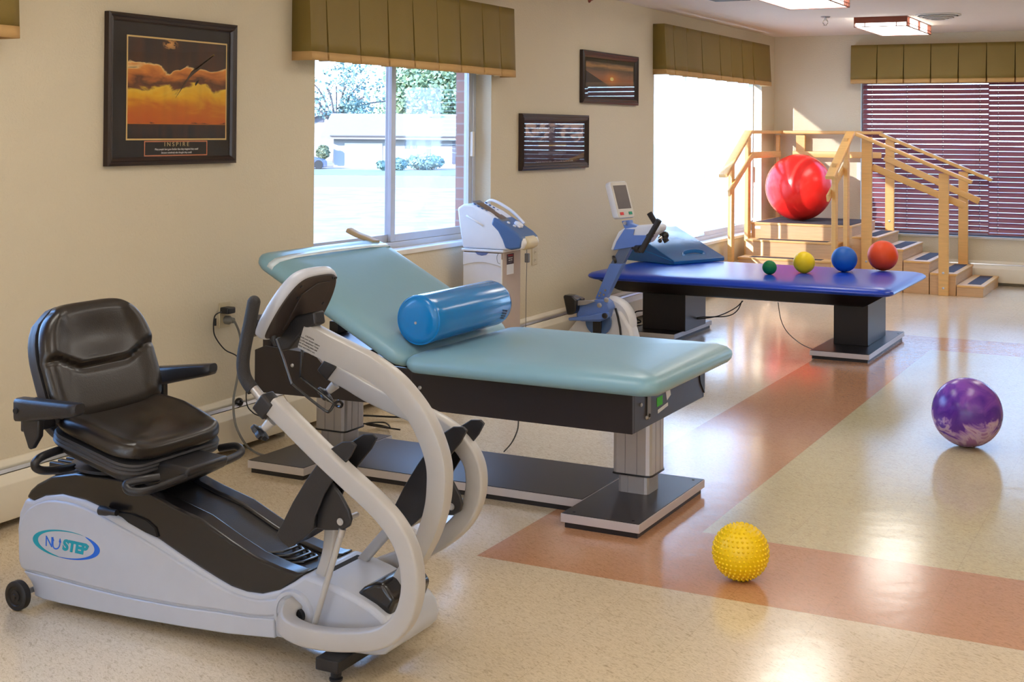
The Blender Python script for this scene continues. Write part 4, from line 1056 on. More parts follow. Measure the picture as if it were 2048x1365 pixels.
bm = new(); prismX(bm, [(7.05, .70), (7.14, .70), (7.14, .762), (7.05, .762)], cx1, cx1+.001); link('warning_label', bm, mat('black red label', srgb(50, 24, 24), .5), t, smooth=False)
text('warning_lettering', 'WARNING', .014, (cx1+.0015, 7.095, .752), (0, 1, 0), (0, 0, 1), mat('red lettering', srgb(190, 40, 40), .5), t, .0003)
for k in range(3): text('warning_lettering', ('Authorised', 'users only', '- - - - -')[k], .012, (cx1+.0015, 7.095, .737-k*.012), (0, 1, 0), (0, 0, 1), whitet, t, .0003)
for x in (cx0+.03, cx1-.03):
    for y in (cy0+.03, cy1-.03):
        link('caster', lathe(new(), (x-.012, y, .025), (1, 0, 0), [(0, .015), (0, .024), (.004, .025), (.02, .025), (.024, .024), (.024, .015)], 16), blackplastic, t)
u_ = thing('therapy_console', 'white and blue electrotherapy unit with tilted screen on top of the cart', 'therapy unit', ((cx0+cx1)/2, (cy0+cy1)/2, .79))
side = [(-3.93, .792), (-3.62, .792), (-3.535, .80), (-3.515, .835), (-3.53, .87), (-3.58, .90), (-3.66, .95), (-3.76, 1.01), (-3.86, 1.05), (-3.925, 1.055), (-3.968, 1.03), (-3.955, .93)]
link('console_body', prismY(new(), side, 7.0, 7.21), clothw, u_, .012, 4)
sl = Vector((-3.58, 0, .90))-Vector((-3.86, 0, 1.05)); sld = sl.normalized(); nrm = Vector((-sld.z, 0, sld.x)); nrm = nrm if nrm.z > 0 else -nrm
def fac(s, y, h=0): return Vector((-3.86, y, 1.055))+sld*s+nrm*h
def facepoly(nm, pts, m, h0, h1, par, bev=0):
    return link(nm, loft(new(), [[fac(s, y, h) for s, y in pts] for h in (h0, h1)]), m, par, bev)
blp = [(-3.72, .985), (-3.62, .93), (-3.56, .895), (-3.525, .865), (-3.535, .805), (-3.60, .793), (-3.64, .80), (-3.66, .85), (-3.69, .90), (-3.735, .94)]
link('blue_panel', prismY(new(), blp, 6.995, 7.215), blueD, u_, .012, 4)
link('front_bumper', prismY(new(), [(-3.60, .80), (-3.54, .792), (-3.505, .81), (-3.50, .84), (-3.52, .868), (-3.57, .885)], 7.04, 7.17), ivory, u_, .012, 4, label='cream front bumper')
facepoly('display_bezel', [(-.03, 7.03), (.21, 7.03), (.21, 7.13), (-.03, 7.13)], greyp, 0, .006, u_, .003)
facepoly('screen', [(-.0, 7.04), (.19, 7.04), (.19, 7.105), (.0, 7.105)], mat('brown lcd', srgb(112, 88, 70), .3), .006, .008, u_)
bm = new()
for s in (0, .03, .06, .09, .12):
    for y in (7.02, 7.165): lathe(bm, fac(s, y, 0), nrm, [(0, .009), (.006, .008), (.007, .002)], 10)
link('button', bm, blueD, u_)
lathe(bm := new(), fac(.27, 7.13, .005), nrm, [(0, .03), (.012, .028), (.016, .02), (.0161, .001)], 24); link('dial', bm, clothw, u_)
for s, y in ((.235, 7.06), (.275, 7.07), (.29, 7.1)):
    link('button', lathe(new(), fac(s, y, .004), nrm, [(0, .011), (.006, .010), (.008, .003)], 14), clothw, u_)
bm = new(); tube(bm, [(-3.90, 6.999, .985), (-3.87, 6.985, .975), (-3.82, 6.985, .95), (-3.79, 6.999, .93)], .006, 8, 5); link('side_handle', bm, clothw, u_)
link('carry_bar', tube(new(), [(-3.9, 7.205, 1.03), (-3.85, 7.225, 1.07), (-3.72, 7.23, 1.01), (-3.62, 7.21, .935)], .009, 10, 6), clothw, u_)
cb_ = new(); tube(cb_, [(-3.62, 7.19, .80), (-3.615, 7.235, .78), (-3.62, 7.24, .5), (-3.62, 7.24, .1)], .002, 6, 6); u2 = link('lead_wire', cb_, cordg, u_)
link('lead_plug', B(-3.625, -3.60, 7.225, 7.25, .70, .755), greyp, u_, .003)
link('lead_wire', tube(new(), [(-3.66, 7.0, .79), (-3.685, 6.985, .76), (-3.68, 6.98, .72), (-3.665, 6.985, .71)], .0015, 6, 6), cordg, u_)

# ================================================================== motorised arm and leg trainer
YM = 8.28
mt = thing('motorised_exerciser', 'blue and white arm and leg exerciser with screen in front of the blue table', 'exercise machine', (-3.5, YM, 0))
def py(u, v, Y=YM): return at(u, v, 'Y', Y)
def pp2(l, Y=YM): return [(py(u, v, Y).x, py(u, v, Y).z) for u, v in l]
# floor base
link('floor_base', prismY(new(), [(-3.80, 0), (-3.80, .03), (-3.72, .045), (-3.22, .045), (-3.16, .03), (-3.16, 0)], YM-.20, YM+.22), silver, mt, .01)
link('wheel_housing', lathe(new(), (py(1211, 640).x, YM+.02, .20), (0, 1, 0), [(0, .13), (.0, .165), (.02, .18), (.1, .18), (.12, .165), (.12, .1)], 40), clothw, mt, .0)
link('lower_shroud', prismY(new(), pp2([(1130, 668), (1160, 632), (1180, 622), (1240, 622), (1262, 660), (1270, 690), (1240, 720), (1130, 715)]), YM-.0, YM+.13), clothw, mt, .02)
link('crank_ring', lathe(new(), (py(1202, 642).x, YM-.03, py(1202, 642).z), (0, -1, 0), [(0, .05), (0, .092), (.01, .095), (.02, .092), (.02, .06), (.012, .05)], 36), blueD, mt)
link('crank_block', B(py(1195, 640).x-.01, py(1195, 640).x+.05, YM-.06, YM-.03, .10, .24), blackplastic, mt, .006)
link('motor_cover', prismY(new(), pp2([(1164, 602), (1166, 618), (1162, 628), (1170, 640), (1208, 641), (1224, 634), (1226, 622), (1231, 615), (1226, 602), (1219, 597), (1204, 596), (1172, 608)]), YM-.09, YM+.01), bluep, mt, .012)
link('side_arm', prismY(new(), pp2([(1150, 632), (1151, 638), (1180, 638), (1213, 637), (1229, 632), (1231, 622), (1215, 622), (1192, 627)]), YM-.115, YM-.09), bluep, mt, .008)
link('arm_pivot', lathe(new(), (py(1210, 632, YM-.115).x, YM-.115, py(1210, 632, YM-.115).z), (0, -1, 0), [(0, .019), (.008, .019), (.012, .014), (.0121, .002)], 20), blackplastic, mt)
for u, v in ((1199, 611), (1213, 600)):
    p = py(u, v, YM-.09); link('bolt', lathe(new(), (p.x, YM-.09, p.z), (0, -1, 0), [(0, .017), (.004, .017), (.007, .009), (.0071, .001)], 18), steel, mt)
link('rear_crank', prismY(new(), pp2([(1157, 601), (1160, 609), (1186, 606), (1204, 600), (1200, 597), (1168, 598)]), YM-.12, YM-.105), steel, mt, .003)
bm = new(); prismY(bm, pp2([(1128, 592), (1131, 590), (1146, 591), (1155, 600), (1154, 622), (1148, 629), (1136, 630)], YM-.13), YM-.15, YM-.06); link('left_pedal', bm, blackgloss, mt, .01)
bm = new(); prismY(bm, pp2([(1146, 591), (1164, 599), (1158, 612), (1150, 626)], YM-.06), YM-.06, YM+.0); link('calf_shell', bm, blackgloss, mt, .008)
link('belt_strap', sweep(new(), [py(1231, 617, YM-.05), py(1236, 635, YM-.06), py(1240, 655, YM-.06), py(1242, 672, YM-.06)], rrect(.02, .01, .003), Vector((0, 1, 0))), cordm, mt)
# column
link('lower_column', prismY(new(), pp2([(1194, 597), (1223, 527), (1249, 527), (1215, 597)]), YM-.035, YM+.035), bluep, mt, .006)
link('upper_column', prismY(new(), pp2([(1222, 530), (1243, 494), (1266, 494), (1247, 530)]), YM-.028, YM+.028), mat('steel blue column', srgb(112, 128, 158), .3, metal=.5), mt, .004)
for u, v in ((1201, 586), (1211, 581), (1208, 590), (1199, 592)):
    p = py(u, v, YM-.035); link('bolt', lathe(new(), (p.x, YM-.035, p.z), (0, -1, 0), [(0, .008), (.005, .007), (.0051, .001)], 12), chrome, mt)
def knob(a, b, r, par=mt, nm='knob'):
    a, b = Vector(a), Vector(b); bm = new(); cyl(bm, a, a+(b-a)*.5, r*.35, 12); lathe(bm, a+(b-a)*.45, b-a, [(0, r*.5), (.003, r), ((b-a).length*.5, r), ((b-a).length*.55, r*.6)], 10); return link(nm, bm, blackplastic, par)
knob(py(1236, 518), py(1226, 521, YM-.02), .03); knob(py(1265, 497, YM-.02), py(1281, 499, YM-.06), .025)
# arm head
link('head_shell', prismY(new(), pp2([(1224, 501), (1229, 485), (1240, 463), (1251, 456), (1268, 452), (1318, 448), (1326, 452), (1324, 462), (1310, 471), (1300, 485), (1262, 495), (1240, 499)]), YM-.03, YM+.08), clothw, mt, .012)
link('head_side_plate', prismY(new(), pp2([(1226, 501), (1233, 483), (1249, 458), (1269, 459), (1266, 471), (1296, 471), (1304, 476), (1300, 486), (1262, 495)], YM-.04), YM-.042, YM-.03), bluep, mt, .004)
link('handle_shaft', cyl(new(), py(1304, 468, YM-.14), py(1318, 462, YM+.17), .009, 12), chrome, mt)
for yo, (u, v) in ((-.14, (1300, 472)), (.16, (1316, 455))):
    c_ = py(u, v, YM+yo); q = Vector((.06, 0, .10)) if yo < 0 else Vector((-.06, 0, .09))
    link('hand_grip', sweep(new(), [c_-q*1.05, c_-q*.5, c_+q*.5, c_+q*1.05], circ(.019, 14), Vector((0, 1, 0))), foam, mt)
p = py(1299, 472, YM-.1); link('shaft_cap', lathe(new(), (p.x, YM-.12, p.z), (0, 1, 0), [(0, .016), (.02, .018), (.06, .016)], 16), blackplastic, mt)
link('ball_knob', sphere(new(), py(1330, 471, YM-.08), .026, 20, 12), blackgloss, mt); link('knob_arm', tube(new(), [py(1318, 478, YM-.1), py(1324, 474, YM-.09), py(1331, 471, YM-.08)], .012, 10, 4), chrome, mt)
link('ball_knob', sphere(new(), py(1320, 482, YM-.12), .014, 16, 10), blackgloss, mt)
# display
dk = link('display_mount', prismY(new(), pp2([(1246, 442), (1262, 440), (1264, 447), (1278, 452), (1276, 455), (1253, 458), (1250, 452)]), YM-.03, YM+.03), bluep, mt, .006)
link('mount_pivot', cyl(new(), py(1249, 447, YM-.045), py(1256, 444, YM+.045), .012, 12), steel, mt)
bl, br, tr, tl = py(1237, 441, YM-.07), py(1279, 430, YM+.11), py(1259, 358, YM+.11), py(1226, 361, YM-.05)
# a tablet shaped case: front faces the room's right side
A_ = py(1237, 438, YM-.075); ydir = Vector((.18, 1, 0)).normalized(); zd = Vector((-.27, 0, 1)).normalized(); xd = ydir.cross(zd).normalized()
T = frame(A_, ydir, zd, xd)
W_, H_, Tk = .205, .255, .045
link('display_case', loft(new(), [[T @ Vector((W_/2+a, H_/2+b, z)) for a, b in rrect(W_*s, H_*s, .02)] for z, s in ((-Tk, .93), (-Tk+.006, .97), (-.012, 1), (-.003, .99), (0, .97))]), clothw, mt)
link('display_face', loft(new(), [[T @ Vector((W_/2+a, H_/2+b, z)) for a, b in rrect(W_*.95, H_*.95, .016)] for z in (0, .003)]), mat('cream bezel', srgb(215, 208, 195), .4), mt)
link('screen', box(new(), .025, W_-.025, .065, H_-.03, .003, .005, T=T), mat('dark lcd', srgb(96, 84, 76), .3, noise=.15, nscale=30), mt)
link('red_button', box(new(), .03, .07, .022, .042, .003, .007, T=T), mat('red key', srgb(220, 40, 30), .4), mt, .001, label='red button')
link('green_button', box(new(), W_-.07, W_-.03, .022, .042, .003, .007, T=T), mat('green key', srgb(20, 140, 100), .4), mt, .001, label='green button')

# ================================================================== recumbent cross trainer (front left)
st = thing('recumbent_stepper', 'grey and black recumbent exercise machine with black seat and swinging arms', 'exercise machine', (-2.6, 3.185, 0))
NY, FYY = 3.055, 3.315
def xz(l, Y): return [(at(u, v, 'Y', Y).x, at(u, v, 'Y', Y).z) for u, v in l]
def xz3(l, Y): return [Vector((at(u, v, 'Y', Y).x, 0, at(u, v, 'Y', Y).z)) for u, v in l]
def smooth2(pts, n=4, closed=True): return [(p.x, p.z) for p in cat([Vector((a, 0, b)) for a, b in pts], n, closed)]
top_line = [(49, 997), (66, 1001), (89, 991), (123, 988), (169, 1000), (200, 1014), (231, 1030), (270, 1050), (314, 1077), (357, 1107), (400, 1136), (435, 1158), (461, 1173), (492, 1184), (523, 1188), (558, 1180), (588, 1163), (608, 1150)]
nose = [(640, 1162), (680, 1181), (714, 1199), (742, 1217), (764, 1236), (777, 1256), (783, 1280), (779, 1300), (766, 1313), (740, 1314), (700, 1308), (640, 1294)]
bottom = [(551, 1277), (460, 1268), (369, 1254), (306, 1243), (246, 1232), (180, 1219), (123, 1207), (90, 1199), (72, 1192)]
back = [(64, 1176), (52, 1152), (41, 1128), (35, 1095), (33, 1060), (37, 1025)]
shell = xz(top_line+nose+bottom+back, NY)
hs = link('housing', prismY(new(), shell, NY, FYY), silver, st, .014, 4)
# raised side panel and skirt
panel = [(44, 1135), (39, 1090), (42, 1050), (55, 1022), (78, 1006), (108, 1001), (150, 1008), (190, 1024), (231, 1047), (290, 1080), (357, 1122), (420, 1161), (470, 1187), (520, 1200), (570, 1197), (575, 1215), (549, 1232), (500, 1230), (431, 1219), (370, 1211), (308, 1200), (250, 1189), (185, 1173), (120, 1156), (75, 1144)]
link('side_panel', prismY(new(), smooth2(xz(panel, NY), 3), NY-.006, NY+.02), silver, hs, .006, 3)
skirt = [(50, 1141), (90, 1152), (185, 1177), (250, 1193), (308, 1204), (370, 1215), (431, 1223), (500, 1234), (551, 1238), (553, 1276), (460, 1267), (369, 1253), (306, 1242), (246, 1231), (180, 1218), (123, 1206), (90, 1198), (73, 1191), (68, 1165)]
link('lower_skirt', prismY(new(), xz(skirt, NY), NY-.008, NY+.02), silver, hs, .004, 3)
fp = [(600, 1166), (640, 1178), (690, 1206), (735, 1232), (756, 1258), (760, 1285), (748, 1302), (700, 1298), (640, 1286), (600, 1280), (590, 1268)]
# pivot hole with rim
pc_ = at(588, 1228, 'Y', NY)
link('pivot_rim', lathe(new(), (pc_.x, NY+.01, pc_.z), (0, -1, 0), [(0, .068), (.012, .068), (.02, .063), (.02, .054), (.012, .053)], 36), silver, hs)
link('pivot_hole', lathe(new(), (pc_.x, NY+.008, pc_.z), (0, -1, 0), [(0, .054), (.009, .054), (.0092, .001)], 36), blackgloss, hs)
nsd = at(783, 1285, 'Y', NY)
# seam round the nose
# black cover: near rail, far rail, trough
cov_out = [(50, 996), (58, 982), (71, 970), (101, 954), (148, 948), (200, 953), (246, 961), (300, 989), (338, 1010), (400, 1040), (461, 1084), (508, 1115), (560, 1138), (590, 1148), (607, 1149)]
nearcov = xz(cov_out, NY)+xz([(588, 1166), (558, 1183), (523, 1191), (492, 1187), (461, 1176), (435, 1161), (400, 1139), (357, 1110), (314, 1080), (270, 1053), (231, 1033), (200, 1017), (169, 1003), (123, 991), (89, 994), (66, 1005)], NY)
link('top_cover', prismY(new(), nearcov, NY+.003, NY+.065), blackgloss, hs, .014, 4)
link('top_cover', prismY(new(), nearcov, FYY-.065, FYY-.003), blackgloss, hs, .014, 4)
mid = [(x, z-(.012 if k > 6 else -.0)) for k, (x, z) in enumerate(xz(cov_out, NY))]
midp = mid+xz([(588, 1175), (523, 1191), (400, 1139), (270, 1053), (123, 991), (89, 994), (66, 1005)], NY)
link('centre_track', prismY(new(), midp, NY+.06, FYY-.06), blackplastic, hs, .006)
bm = new()
for k in range(4):
    a = xz([(560-k*14, 1137-k*7)], NY)[0]
    sweep(bm, [Vector((a[0]-.03, NY+.075+.0, a[1]-.012)), Vector((a[0]+.006, NY+.10, a[1]-.010)), Vector((a[0]+.012, FYY-.10, a[1]-.010)), Vector((a[0]-.024, FYY-.07, a[1]-.012))], rrect(.006, .012, .003), Vector((0, 0, 1)))
link('foot_grooves', bm, blackgloss, hs)
# slot under the cover with the swivel lever
link('lever_slot', prismY(new(), xz([(232, 1026), (262, 1030), (290, 1042), (308, 1058), (313, 1076), (290, 1066), (255, 1046)], NY-.006), NY-.004, NY+.012), dark, hs)
pL = at(200, 1021, 'Y', NY-.02)
b = new(); lathe(b, pL, (1, -.1, .05), [(0, .001), (.0, .008), (.004, .015), (.03, .014), (.045, .010), (.075, .009)], 16); link('release_lever', b, blackplastic, st)
# logo badge on the side panel
yb = NY-.0066
cL = at(132, 1090, 'Y', yb)
def lp(u, v): p = at(u, v, 'Y', yb); return Vector((p.x, yb, p.z))
eu, ev = 66, 27
def ell(cu, cv, a, b, sk, th): return lp(cu+a*math.cos(th), cv+b*math.sin(th)+sk*math.cos(th))
def swoosh(nm, t0, t1, m):
    bm = new(); n = 26; A, Bq = [], []
    for k in range(n+1):
        th = math.radians(t0+(t1-t0)*k/n)
        o_ = ell(132.5, 1090.5, 67, 28, 12, th); i_ = ell(136 if t0 < 200 and t1 > 170 and nm == 'teal_swoosh' else 128, 1090.5, 60, 24.5, 11, th)
        f = abs(math.sin(PI*k/n))**.5
        mid_ = (o_+i_)/2; A.append(o_); Bq.append(o_+(i_-o_)*max(f, .05))
    R = [bm.verts.new(p) for p in A]; S = [bm.verts.new(p) for p in Bq]
    for k in range(n): bm.faces.new((R[k], R[k+1], S[k+1], S[k]))
    o = link(nm, bm, m, st, smooth=False); s = o.modifiers.new('thick', 'SOLIDIFY'); s.thickness = .0006; s.offset = 0
tealp = mat('teal logo print', srgb(0, 150, 170), .4); bluepr = mat('blue logo print', srgb(20, 100, 210), .4)
swoosh('teal_swoosh', 100, 300, tealp); swoosh('blue_swoosh', -55, 108, bluepr)
a_, b_ = lp(88, 1083), lp(184, 1104); xd_ = (b_-a_).normalized(); yd_ = Vector((-xd_.z, 0, xd_.x)); yd_ = yd_ if yd_.z > 0 else -yd_
text('logo_lettering', 'N', .046, lp(98, 1085), xd_, yd_, bluepr, st, .0005, sx=.95)
text('logo_lettering', 'STEP', .045, lp(149, 1096), xd_, yd_, tealp, st, .0005, bold=.0024, shear=.15, sx=1.08)
text('logo_mark', 'R', .008, lp(177, 1094), xd_, yd_, tealp, st, .0004)
bm = new(); up_ = [lp(106, 1083), lp(106, 1092), lp(108, 1097), lp(112, 1098.5), lp(116, 1097), lp(119, 1092), lp(120, 1085)]
sweep(bm, cat(up_, 4), rrect(.0008, .0042, .0003), Vector((0, 1, 0)))
for c_, h_ in ((lp(106, 1080), .006), (lp(120, 1083), .006)):
    loft(bm, [[c_+xd_*x+yd_*y+Vector((0, q, 0)) for x, y in ((-.005, -.004), (.005, -.004), (0, .009))] for q in (-.0006, .0004)])
link('logo_mark', bm, bluepr, st, smooth=False)
# transport wheels
for yy in (3.0, 3.345):
    w = at(36, 1191, 'Y', 3.0); 
    wh = link('transport_wheel', lathe(new(), (w.x, yy-.014, .046), (0, 1, 0), [(.004, .012), (.004, .028), (0, .031), (0, .040), (.004, .045), (.024, .045), (.028, .040), (.028, .012)], 36), cordm, st)
    link('hub', lathe(new(), (w.x, yy-.018, .046), (0, 1, 0), [(0, .001), (.0, .006), (.004, .008), (.005, .018), (.02, .018)], 20), blackplastic, wh)
link('wheel_axle', cyl(new(), (w.x, 3.0, .046), (w.x, 3.345, .046), .009, 12), steel, st)
link('axle_bracket', B(w.x-.01, w.x+.09, NY+.02, FYY-.02, .03, .08), blackplastic, st, .004)
# front foot bar
fb = at(640, 1315, 'Y', 3.0)
link('foot_bar', B(-2.13, -2.055, 2.995, 3.52, .032, .066), blackplastic, st, .004)
for yy in (3.03, 3.49):
    link('levelling_foot', lathe(new(), (-2.085, yy, 0), (0, 0, 1), [(0, .018), (.006, .019), (.009, .012), (.014, .015), (.034, .015)], 18), blackplastic, st)
# housing underside reaches foot bar
# turntable and seat carriage
sa = at(235, 945, 'Y', 3.185)
link('seat_carriage', prismY(new(), xz([(150, 955), (165, 925), (330, 905), (420, 925), (415, 945), (330, 985), (240, 985)], 3.185), 3.09, 3.28), blackplastic, st, .012)
link('turntable', lathe(new(), (at(250, 925, 'Y', 3.185).x, 3.185, .445), (0, 0, 1), [(0, .15), (.012, .16), (.02, .13), (.03, .12)], 36), blackplastic, st)
bm = new()
for k in range(5): box(bm, -3.235+k*.0, -3.10, 3.10+k*.035, 3.12+k*.035, .40+.0, .44)
link('rear_ribs', bm, blackplastic, st, .004)
def tubeY(nm, l, r, m=blackplastic, par=st, n=12, s=6):
    """l = (u, v, Y)"""
    return link(nm, tube(new(), [at(u, v, 'Y', y) for u, v, y in l], r, n, s, Vector((0, 0, 1))), m, par)
tubeY('seat_lever_bar', [(318, 955, 3.0), (285, 960, 2.96), (258, 966, 2.935), (252, 974, 2.925), (262, 983, 2.925), (290, 983, 2.95), (330, 970, 3.02), (400, 943, 3.16), (455, 921, 3.30), (478, 909, 3.37), (482, 900, 3.39), (470, 893, 3.40), (440, 897, 3.40)], .0125)
tubeY('rear_grab_bar', [(150, 893, 3.08), (118, 901, 2.98), (88, 912, 2.90), (73, 922, 2.87), (70, 933, 2.87), (82, 941, 2.89), (110, 941, 2.95), (145, 934, 3.05)], .0125)

# seat
def SP(s, t):
    p = 4.2; e = max(abs(s), abs(t))
    if e < 1e-6: return (0, 0)
    a, b = s/e, t/e
    k = (abs(a)**p+abs(b)**p)**(-1/p); f = 1+(k-1)*e**2
    return s*f*.182, t*f*.229
seat = link('seat_cushion', pad(new(), SP,
    lambda s, t: .052+.030*max(0, abs(t)-.55)**1.2*3.0*(.35+.65*max(0, 1-abs(s+.1)))+.02*max(0, s-.55)*1.2-.012*math.exp(-((s*1.4)**2+(t*1.6)**2)*2)+.012*max(0, -s-.6),
    .0, 26, 26, T=frame((-2.94, 3.185, .540), (math.cos(.235), 0, -math.sin(.235)), (0, 1, 0), (math.sin(.235), 0, math.cos(.235)))), blackvinyl, st)
sub = seat.modifiers.new('sub', 'SUBSURF'); sub.levels = 1; sub.render_levels = 2
T = frame((-2.94, 3.185, .540), (math.cos(.235), 0, -math.sin(.235)), (0, 1, 0), (math.sin(.235), 0, math.cos(.235)))
def rib_slab(nm, hw, hl, z0, z1, T, par, cr=.06, m=blackplastic):
    prof = []; n = 7
    for k in range(n):
        z = z0+(z1-z0)*k/(n-1); prof.append((.0 if k % 2 else .0035, z))
    return link(nm, slab(new(), -hw, hw, -hl, hl, prof, cr, T=T), m, par)
rib_slab('seat_shell', .176, .223, -.03, .004, T, st, .07, mat('dark grey ribbed plastic', srgb(58, 58, 62), .5))
link('seat_pan', slab(new(), -.16, .16, -.2, .2, [(.02, -.065), (0, -.05), (0, -.028)], .05, T=T), blackplastic, st)
# backrest: trapezoid, narrower at the top, with a V shaped crease
ba = math.radians(21)
ez = Vector((math.cos(ba), 0, math.sin(ba))); ey_ = Vector((-math.sin(ba), 0, math.cos(ba)))
TB = frame((-3.128, 3.185, .762), (0, 1, 0), ey_, ez)   # local x = Y, y = up the back, z = forward
def sq(s, t, p=5.5):
    e = max(abs(s), abs(t))
    if e < 1e-6: return (0, 0)
    a, b = s/e, t/e
    k = (abs(a)**p+abs(b)**p)**(-1/p); f = 1+(k-1)*e**2
    return s*f, t*f
def bw(t): return .232-.0*(t) if t < 0 else .232-.062*t**2.0
def BP(s, t): 
    a, b = sq(s, t); return (a*bw(t)*1.03, b*.185)
def BH(s, t):
    h = .040+.018*max(0, abs(s)-.6)*1.5-.010*math.exp(-((s*1.3)**2+((t-.35)*1.8)**2)*2.)
    vline = -.10-.20*max(0, 1-abs(abs(s)-0)/.55)*.0 - (.22 if abs(s) < .42 else .22*max(0, 1-(abs(s)-.42)/.4))+.18
    d = t-vline
    h += (.013 if d > 0 else 0)*min(1, max(0, d)/.07) - .010*math.exp(-(d/.035)**2)
    return h
bk = link('backrest', pad(new(), BP, BH, .0, 40, 44, T=TB), blackvinyl, st)
sub = bk.modifiers.new('sub', 'SUBSURF'); sub.levels = 1; sub.render_levels = 2
# shell behind
def shell_rings():
    R = []
    for z, k in ((.006, 1.0), (-.004, 1.008), (-.012, 1.0), (-.018, 1.008), (-.026, 1.0), (-.04, .94), (-.05, .82)):
        ring = []
        for i in range(48):
            a = 2*PI*i/48; s_, t_ = math.cos(a), math.sin(a); q = max(abs(s_), abs(t_)); s_, t_ = s_/q, t_/q
            x, y = BP(s_, t_); ring.append(TB @ Vector((x*k, y*k, z)))
        R.append(ring)
    return R
link('back_shell', loft(new(), shell_rings()), mat('dark grey ribbed plastic', srgb(58, 58, 62), .5), st)
# curved link from the shell to the seat
for s in (-1, 1):
    y = 3.185+s*.165
    link('seat_hinge', sweep(new(), cat([(-3.20, y, .66), (-3.165, y, .60), (-3.10, y, .555), (-3.02, y, .545)], 5), rrect(.05, .022, .006), Vector((0, 1, 0))), blackplastic, st)
link('crease_roll', sweep(new(), cat([(-3.075, 3.0, .635), (-3.085, 3.1, .612), (-3.085, 3.185, .607), (-3.085, 3.27, .612), (-3.075, 3.37, .635)], 5), circ(.028, 14), Vector((1, 0, 0))), blackvinyl, st)
# armrests
def armrest(side, pts_in):
    a, b = pts_in  # rear and front centre of the pad
    a, b = Vector(a), Vector(b); d = (b-a).normalized(); n_ = Vector((0, 1, 0)); u_2 = d.cross(n_)*-1
    if u_2.z < 0: u_2 = -u_2
    L_ = (b-a).length
    sizes = [(0, .050, .062, 0), (.004, .056, .068, 0), (L_*.15, .056, .066, 0), (L_*.6, .056, .050, -.004), (L_-.03, .054, .040, .006), (L_-.008, .050, .036, .006), (L_, .040, .028, .006)]
    rings = []
    for dist, w, h, dz in sizes:
        rings.append([a+d*dist+n_*x+u_2*(y+(.068-h)/2) for x, y in rrect(w, h, .012, 3)])
    o = link('armrest', loft(new(), rings), blackplastic, st, .0)
    br = new()
    q = [a+d*.02+u_2*-.02, a+d*.09+u_2*-.024, a+d*.085+u_2*-.075, a+d*.055+u_2*-.115, a+d*.045+u_2*-.112, a+d*.02+u_2*-.055]
    prismY(br, [(p.x, p.z) for p in q], a.y-.012, a.y+.012); link('armrest_bracket', br, blackplastic, o, .005)
    hb = new(); inward = 1 if side < 0 else -1
    ax = a+d*.055+u_2*-.05
    box(hb, ax.x-.055, ax.x-.01, min(a.y, a.y+inward*.10), max(a.y, a.y+inward*.10), ax.z-.02, ax.z+.02); link('armrest_hinge', hb, blackplastic, o, .006)
    link('pivot_pin', lathe(new(), (a.x+d.x*.012, a.y-.029*1, a.z+.0), (0, -1, 0), [(0, .009), (.002, .008), (.0021, .001)], 14), cordm, o)
    return o
armrest(-1, (at(40, 818, 'Y', 2.875), at(160, 832, 'Y', 2.875)))
armrest(1, (at(290, 755, 'Y', 3.495), at(428, 748, 'Y', 3.495)))

# near and far arms
def arm(pts, Yc, endY, w=.045, h=.054):
    """pts = (u, v) of the centre of the near face; Y of the arm centre"""
    P = []
    for p in pts:
        u, v = p[0], p[1]; yy = p[2] if len(p) > 2 else Yc
        q = at(u, v, 'Y', yy-w/2); P.append(Vector((q.x, yy, q.z)))
    path = cat(P, 6)
    return link('swing_arm', sweep(new(), path, rrect(w, h, .007, 2), Vector((0, 1, 0))), silver2, st, angle=60)
YN = 2.985
na = arm([(537, 813), (575, 850), (632, 907), (690, 962), (745, 1013), (783, 1058), (806, 1103), (816, 1150), (816, 1195), (802, 1240), (774, 1271), (740, 1284), (690, 1287), (640, 1284), (596, 1274, 2.985), (566, 1256, 3.0), (566, 1230, 3.035), (590, 1217, 3.075), (612, 1216, 3.11)], YN, 3.1)
YFA = 3.37
arm([(653, 742), (690, 762), (730, 786), (775, 808), (826, 830), (873, 853), (912, 884), (938, 922), (946, 962), (940, 1005), (918, 1046), (880, 1080), (830, 1108), (780, 1128), (742, 1143, 3.34), (715, 1160, 3.30)], YFA, 3.3)
